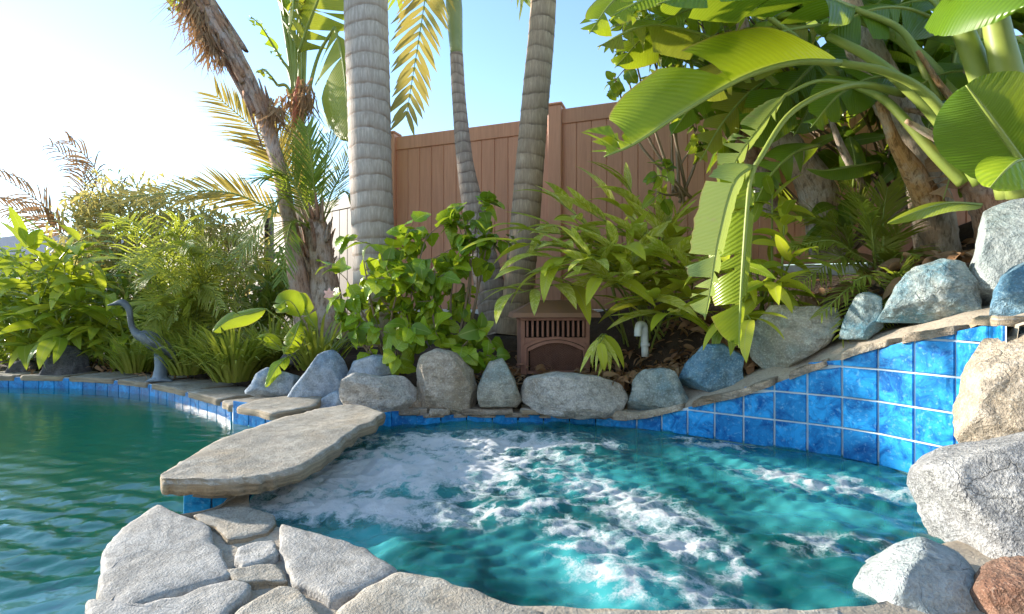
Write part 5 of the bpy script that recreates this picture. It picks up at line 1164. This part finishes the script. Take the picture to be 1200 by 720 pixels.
for spn, nr, wl, wr, mt, tr in [
    ([P(392, 32, 4.75), P(400, 60, 4.7), P(406, 110, 4.65), P(409, 170, 4.6)], (-.25, -.95, .1), .42, .06, 'lf_olive', 2),
    ([P(350, 62, 4.9), P(362, 28, 4.8), P(376, -8, 4.7), P(392, -50, 4.7)], (.3, -.95, .1), .3, .34, 'lf_olive', 4),
    ([P(334, 20, 5.0), P(330, -5, 4.9), P(322, -40, 4.9), P(312, -80, 4.9)], (-.2, -.9, .2), .2, .2, 'lf_banana', 3),
    ([P(330, 70, 5.0), P(318, 50, 5.0), P(305, 30, 4.9), P(292, 18, 4.9)], (.3, -.7, .5), .07, .07, 'lf_banana', 6), ([P(325, 100, 5.0), P(316, 88, 4.9), P(308, 82, 4.9), P(300, 84, 4.9)], (.1, -.6, .7), .06, .06, 'lf_olive', 5),
    ([P(352, 20, 4.8), P(345, 0, 4.7), P(343, 20, 4.6), P(338, 40, 4.55)], (-.2, -.9, .2), .1, .08, 'lf_olive', 6),
    ([P(360, 10, 5.3), P(380, -40, 5.4), P(400, -60, 5.5), P(425, -50, 5.5)], (.2, -.6, .8), .22, .22, 'lf_banana', 4)]:
    bigleaf(us, spn, nr, wl, wr, .15, .15, M[mt], rg, tr, .1, [P(351, 158, D), P(351, 110, D).lerp(spn[0], .5)], .014, seg=34, pleat=.004)
for px_, py_ in [(338, 115), (358, 105), (362, 120)]: tassel(us, P(px_, py_, D-.15), 40, .3, rg)

# ------------------------------------------------------------------ giant strelitzia over the tiled wall
rg = random.Random(51)
gs = thing('giant_strelitzia', P(1085, 240, 2.85), 'giant strelitzia with pale scarred trunks and huge arching leaves above the tiled wall', 'tree')
def trunk2(pts, radii, mat, n=20, parent=gs):
    v, f, u = tube(cat(pts, 90), radii, n, lambda t, a, L: 1+.12*fbm((math.cos(a)*1.8, math.sin(a)*1.8, L*5), 4)+.07*math.exp(-((L/.13) % 1)*5)); return obj('trunk', v, f, M[mat], parent, u)
trunk2([P(1100, 300, 3.0), P(1085, 215, 2.95), P(1050, 130, 2.95), P(1015, 60, 2.95), P(985, 0, 3.0), P(965, -60, 3.0)], [.11, .095, .085, .085, .085, .08], 'fibre_pale')
trunk2([P(975, 300, 3.5), P(955, 220, 3.45), P(915, 160, 3.45), P(885, 100, 3.5), P(865, 40, 3.5), P(850, -40, 3.5)], [.13, .11, .085, .075, .075, .07], 'fibre')
trunk2([P(1190, 300, 2.6), P(1160, 215, 2.6), P(1140, 150, 2.55), P(1140, 80, 2.5)], [.12, .11, .09, .07], 'fibre_red')
trunk2([P(905, 250, 3.6), P(885, 190, 3.6), P(850, 130, 3.6), P(835, 60, 3.65), P(830, 0, 3.7)], [.065, .06, .055, .055, .05], 'fibre_red')
# broken dry sheaths
for pts, rr, mt in [([P(1092, 245, 2.75), P(1072, 205, 2.7), P(1050, 170, 2.65), P(1038, 140, 2.65), P(1030, 120, 2.68)], [.075, .06, .035, .026, .02], 'sheath'), ([P(1140, 200, 2.5), P(1110, 170, 2.45), P(1085, 155, 2.45), P(1062, 142, 2.45)], [.03, .022, .02, .012], 'sheath'), ([P(1170, 190, 2.2), P(1145, 175, 2.2), P(1130, 178, 2.2)], [.03, .03, .035], 'fibre_pale'), ([P(1120, 160, 2.6), P(1085, 135, 2.6), P(1060, 128, 2.6)], [.02, .016, .012], 'fibre'),
                    ([P(1010, 220, 3.1), P(985, 170, 3.05), P(970, 130, 3.05)], [.03, .022, .012], 'fibre'), ([P(1055, 190, 2.7), P(1035, 120, 2.8), P(1025, 70, 2.9)], [.02, .02, .01], 'sheath'), ([P(1180, 150, 2.4), P(1120, 120, 2.45), P(1075, 60, 2.5)], [.025, .018, .01], 'sheath')]:
    v, f, u = tube(cat(pts, 24), rr, 10, lambda t, a, L: 1+.15*math.cos(2*a)+.08*fbm((a, L*9, 0))); obj('dry_sheath', v, f, M[mt], gs, u)
# stalks rising to leaves above
for pts, rr in [([P(1185, 230, 2.15), P(1160, 120, 2.1), P(1130, 40, 2.1), P(1085, -70, 2.1)], [.05, .045, .036, .025]), ([P(1200, 230, 2.05), P(1185, 110, 2.0), P(1168, 30, 2.0), P(1150, -80, 2.0)], [.055, .05, .042, .03]),
                ([P(1150, 215, 2.4), P(1100, 140, 2.45), P(1030, 75, 2.5), P(970, 42, 2.6)], [.035, .03, .024, .018]), ([P(1165, 210, 2.35), P(1115, 110, 2.5), P(1060, 50, 2.6), P(1000, 20, 2.7)], [.035, .03, .024, .018]), ([P(1130, 215, 2.45), P(1090, 175, 2.5), P(1040, 120, 2.6), P(1000, 100, 2.7)], [.03, .024, .02, .016])]:
    v, f, u = tube(cat(pts, 30), rr, 12); obj('leaf_stalk', v, f, M['stem'], gs, u)
full = lambda t: max(0, math.sin(math.pi*min(1, (t*.97+.03)**.8)))**.5
GL = [  # spine, normal, half widths, folds, material, tears, stalk
    ([P(985, 74, 2.35), P(930, 74, 2.3), P(870, 92, 2.25), P(800, 132, 2.2), P(745, 168, 2.2), P(708, 184, 2.2)], (-.1, -.95, .2), .31, .2, -.1, 2.3, 'lf_banana', 3, [P(1150, 195, 2.35), P(1090, 115, 2.35), P(1040, 85, 2.35)], .016),
    ([P(884, 196, 2.3), P(878, 220, 2.27), P(872, 290, 2.25), P(868, 350, 2.25), P(866, 408, 2.26)], (-.3, -.92, .2), .17, .035, .1, .5, 'lf_banana', 4, [P(1060, 110, 2.6), P(1000, 100, 2.5), P(930, 130, 2.38)], .012),
    ([P(884, 194, 2.32), P(860, 215, 2.2), P(842, 280, 2.15), P(834, 330, 2.14), P(826, 375, 2.15)], (.3, -.9, .3), .13, .1, .2, .35, 'lf_torn', 5, None, .008),
    ([P(920, 112, 2.5), P(890, 150, 2.42), P(862, 190, 2.35), P(840, 250, 2.3)], (.6, -.7, .4), .1, .07, .4, .5, 'lf_torn', 7, [P(1010, 100, 2.6), P(960, 95, 2.55)], .008),
    ([P(1215, 215, 1.85), P(1180, 165, 1.82), P(1155, 130, 1.8), P(1132, 100, 1.8)], (-.75, -.6, .3), .17, .17, .1, .0, 'lf_banana_dk', 0, [P(1260, 300, 1.9), P(1240, 260, 1.9)], .012),
    ([P(1215, 190, 1.75), P(1195, 188, 1.72), P(1178, 200, 1.7), P(1160, 220, 1.7)], (-.2, -.7, .7), .09, .09, .1, .3, 'lf_hib', 0, None, .008),
    ([P(860, 60, 3.0), P(820, 40, 2.9), P(760, 30, 2.85), P(700, 55, 2.8)], (0, -.6, .8), .25, .25, .1, .2, 'lf_olive', 7, [P(930, 120, 3.2), P(900, 90, 3.1)], .014),
    ([P(900, 20, 2.9), P(850, -5, 2.8), P(780, -10, 2.75), P(715, 20, 2.7)], (0, -.5, .85), .28, .28, .1, .15, 'lf_banana', 6, [P(980, 90, 3.0), P(940, 50, 2.95)], .014),
    ([P(1000, 10, 2.6), P(930, -15, 2.4), P(850, -18, 2.3), P(770, 5, 2.25)], (0, -.4, .9), .26, .26, .2, .2, 'lf_banana_dk', 3, [P(1100, 120, 2.5), P(1060, 40, 2.55)], .014),
    ([P(1080, -30, 2.1), P(1000, -60, 1.95), P(920, -50, 1.9), P(860, -15, 1.9)], (0, -.35, .9), .28, .28, .2, .2, 'lf_banana_dk', 3, None, .016),
    ([P(1150, -40, 2.0), P(1170, -60, 1.8), P(1190, -40, 1.6), P(1210, 10, 1.5)], (-.3, -.5, .8), .28, .28, .2, .2, 'lf_banana_dk', 3, None, .016),
    ([P(1200, 60, 2.6), P(1150, 20, 2.7), P(1090, 0, 2.8), P(1020, 15, 2.9)], (0, -.6, .7), .3, .3, .2, .2, 'lf_banana_dk', 4, None, .016),
    ([P(1230, 90, 2.2), P(1200, 50, 2.25), P(1170, 45, 2.3), P(1120, 60, 2.35)], (0, -.7, .6), .2, .2, .2, .2, 'lf_banana_dk', 2, None, .016),
    ([P(970, 60, 3.2), P(940, 90, 3.1), P(905, 130, 3.05), P(880, 175, 3.0)], (.3, -.8, .4), .2, .2, .2, .2, 'lf_banana_dk', 4, None, .012),
    ([P(930, 90, 3.3), P(890, 100, 3.2), P(850, 140, 3.1), P(820, 190, 3.05)], (.3, -.7, .5), .15, .15, .3, .3, 'lf_olive', 8, None, .012),
    ([P(900, 70, 3.3), P(850, 95, 3.25), P(815, 120, 3.2), P(785, 160, 3.15)], (.2, -.6, .6), .12, .12, .3, .3, 'lf_banana_dk', 5, None, .012),
    ([P(1030, 190, 3.1), P(1000, 195, 3.0), P(970, 200, 2.95), P(945, 198, 2.9)], (0, -.6, .8), .09, .09, .2, .2, 'lf_banana_dk', 0, None, .01),
    ([P(1000, 220, 3.1), P(1002, 195, 3.05), P(1000, 178, 3.05), P(995, 160, 3.05)], (-.2, -.95, .2), .08, .08, .2, .2, 'lf_banana_dk', 0, None, .01),
    ([P(1150, 240, 2.5), P(1110, 238, 2.45), P(1075, 248, 2.4), P(1040, 262, 2.4)], (.1, -.7, .7), .05, .05, .3, .3, 'lf_broad', 0, None, .008),
    ([P(1060, 30, 3.3), P(1010, 60, 3.3), P(960, 110, 3.2), P(930, 160, 3.2)], (.2, -.8, .4), .22, .22, .2, .2, 'lf_banana_dk', 4, None, .012),
    ([P(880, 10, 3.1), P(830, 5, 3.0), P(770, 30, 2.95), P(720, 80, 2.9)], (.1, -.8, .5), .22, .22, .2, .2, 'lf_banana', 7, None, .012),
    ([P(960, 30, 3.0), P(910, 40, 2.9), P(860, 70, 2.85), P(820, 120, 2.8)], (.1, -.8, .5), .2, .2, .2, .2, 'lf_olive', 5, None, .012),
    ([P(1080, 100, 2.75), P(1030, 90, 2.7), P(985, 110, 2.7), P(950, 150, 2.7)], (.2, -.85, .4), .16, .16, .2, .2, 'lf_banana_dk', 3, None, .012),
    ([P(1110, 30, 2.7), P(1060, 10, 2.65), P(1010, 15, 2.6), P(960, 45, 2.6)], (.1, -.8, .5), .2, .2, .2, .2, 'lf_banana_dk', 3, None, .012),
    ([P(1130, 130, 2.7), P(1120, 165, 2.65), P(1115, 200, 2.6), P(1105, 235, 2.6)], (-.3, -.9, .2), .12, .12, .2, .2, 'lf_dry', 6, None, .01),
    ([P(1200, 120, 2.4), P(1160, 90, 2.45), P(1110, 85, 2.5), P(1060, 110, 2.5)], (.1, -.8, .5), .17, .17, .2, .2, 'lf_banana_dk', 2, None, .012),
    ([P(800, -20, 3.1), P(760, -25, 3.0), P(720, 0, 2.95), P(690, 40, 2.9)], (.1, -.7, .6), .2, .2, .2, .2, 'lf_banana', 6, None, .012),
    ([P(960, 170, 3.1), P(930, 180, 3.0), P(900, 210, 3.0), P(880, 250, 3.0)], (.2, -.9, .3), .13, .13, .2, .2, 'lf_banana_dk', 4, None, .012),
    ([P(1120, 60, 3.1), P(1110, 100, 3.1), P(1090, 140, 3.0), P(1080, 180, 3.0)], (-.2, -.9, .3), .2, .2, .2, .2, 'lf_banana_dk', 5, None, .012)]
for i, (spn, nr, wl, wr, fl_, fr_, mt, tr, pet, pr) in enumerate(GL):
    bigleaf(gs, spn, nr, wl, wr, fl_, fr_, M[mt], rg, tr, (.14, .05, .05)[i] if i < 3 else .06, pet, pr, prof=full if i in (0, 1, 2) else None, pleat=.0035, rough_edge=.12 if mt == 'lf_torn' else .02, ragged=.12 if mt == 'lf_torn' else .05, curl=.2)
for cx_, cy_, cd_ in ((965, -60, 3.0), (850, -40, 3.5), (1140, 80, 2.5)):      # crowns above the trunks
    c = P(cx_, cy_, cd_)
    for i in range(7):
        az = 6.283*i/7+rg.uniform(-.3, .3); h = V((math.sin(az), math.cos(az), 0)); a0 = c+h*.3+V((0, 0, .6))
        bigleaf(gs, [a0, a0+h*.35+V((0, 0, .35)), a0+h*.7+V((0, 0, .4)), a0+h*1.05+V((0, 0, .2))], (0, 0, 1), .2, .2, .2, .2, M['lf_banana'], rg, 4, .08, [c, c+h*.12+V((0, 0, .35))], .016, seg=26)
# understorey: shaded foliage and vines between the trunks
rg = random.Random(61)
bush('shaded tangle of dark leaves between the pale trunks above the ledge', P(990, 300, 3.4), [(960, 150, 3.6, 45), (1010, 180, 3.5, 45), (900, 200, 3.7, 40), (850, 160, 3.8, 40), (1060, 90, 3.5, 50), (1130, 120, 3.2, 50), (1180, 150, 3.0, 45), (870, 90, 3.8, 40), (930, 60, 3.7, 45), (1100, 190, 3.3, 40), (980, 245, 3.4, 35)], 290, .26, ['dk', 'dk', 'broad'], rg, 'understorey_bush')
bush('thin leafy vine spilling over the fence top under the giant leaves', P(800, 230, 3.6), [(730, 70, 3.5, 30), (760, 50, 3.4, 34), (790, 70, 3.4, 34), (720, 90, 3.4, 18), (800, 120, 3.4, 26), (770, 20, 3.4, 34), (790, 210, 3.4, 22), (820, 160, 3.4, 28), (770, 225, 3.4, 14), (735, 30, 3.4, 26)], 260, .1, ['vine', 'hib_dk', 'vine'], rg, 'climbing_vine', cat_='vine')
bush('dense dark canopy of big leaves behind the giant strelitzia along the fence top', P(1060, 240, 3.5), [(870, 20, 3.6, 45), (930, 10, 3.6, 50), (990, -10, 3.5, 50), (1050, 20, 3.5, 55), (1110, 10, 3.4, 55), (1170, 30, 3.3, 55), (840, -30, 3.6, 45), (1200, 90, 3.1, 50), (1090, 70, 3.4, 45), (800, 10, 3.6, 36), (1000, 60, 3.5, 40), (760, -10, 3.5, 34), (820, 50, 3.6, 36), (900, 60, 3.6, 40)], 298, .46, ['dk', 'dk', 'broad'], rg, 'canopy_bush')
# small feather palm on the bank
rg = random.Random(63)
feather('small feather palm growing from the dry bank above the ledge', P(1030, 318, 2.95), [(925, 290, 2.75), (950, 255, 2.9), (990, 215, 3.0), (1040, 220, 2.9), (1075, 250, 2.8), (905, 250, 3.0), (1010, 240, 2.7), (940, 330, 2.65), (1080, 300, 2.6)], .22, .011, 'lf_palm', rg, 36, (0, -.6, .8), 'small_palm', .05, .2, .3)
rg = random.Random(64)
feather('tiny palm seedling arching over the narrow teal rock', P(1040, 350, 2.62), [(960, 370, 2.5), (985, 395, 2.45), (1060, 320, 2.5), (1000, 330, 2.5), (1035, 400, 2.4)], .15, .01, 'lf_palm', rg, 20, (0, -.6, .8), 'palm_seedling', .05, .3, .45)

b0 = V((3.0, 2.6, zt(3.0, 2.6)))
cane_plant('ginger_plant', 'leafy clump at the top of the mortar bank past the pale slab boulder', 'plant', b0, [(b0+V((rg.uniform(-.3, .3), rg.uniform(-.3, .3), -.02)), b0+V((rg.uniform(-.7, .7), rg.uniform(-.7, .5), rg.uniform(.4, .9))), 9) for _ in range(12)], ['broad', 'ginger_y'], .36, rg, spread=.8, up=.2, start=.3)
# ------------------------------------------------------------------ dead leaves and bits on the soil
rg = random.Random(71)
def litter(label, boxes, n, rg, sizes=(.05, .16), name='leaf_litter', mats=('lf_dry',)):
    b = Buf()
    for _ in range(n):
        x0, x1, y0, y1 = rg.choice(boxes); x_, y_ = rg.uniform(x0, x1), rg.uniform(y0, y1); s = rg.uniform(*sizes); me_ = rg.choice(LS['dry'])
        d = V((rg.gauss(0, 1), rg.gauss(0, 1), rg.gauss(0, .25))); mm = frame(V((x_, y_, zt(x_, y_)+.012+rg.random()*.04)), d, V((0, 0, 1))+rv(rg, .5), s)
        b.add(([mm @ q_.co for q_ in me_.vertices], [tuple(p_.vertices) for p_ in me_.polygons], [(.3, .3)]*len(me_.vertices)))
    o = b.build(name, [M['lf_dry']], None); return tag(o, label, 'leaf litter', None, 'stuff')
litter('brown dry leaves covering the bed around the white pipe', [(.4, 1.3, 3.05, 3.7), (.6, 1.1, 2.98, 3.3), (-.5, .3, 3.2, 3.8)], 900, rg, (.04, .12))
litter('dry brown leaves and husks on the bank under the giant strelitzia', [(1.3, 2.4, 2.75, 3.6), (1.9, 2.6, 2.4, 3.2), (1.2, 1.8, 2.8, 3.2)], 1100, rg, (.05, .2))
litter('scattered dry leaves under the broad leaved clumps beyond the pool', [(-3.2, -1.6, 4.2, 5.2), (-5, -3, 4.7, 5.6)], 260, rg, (.04, .1))
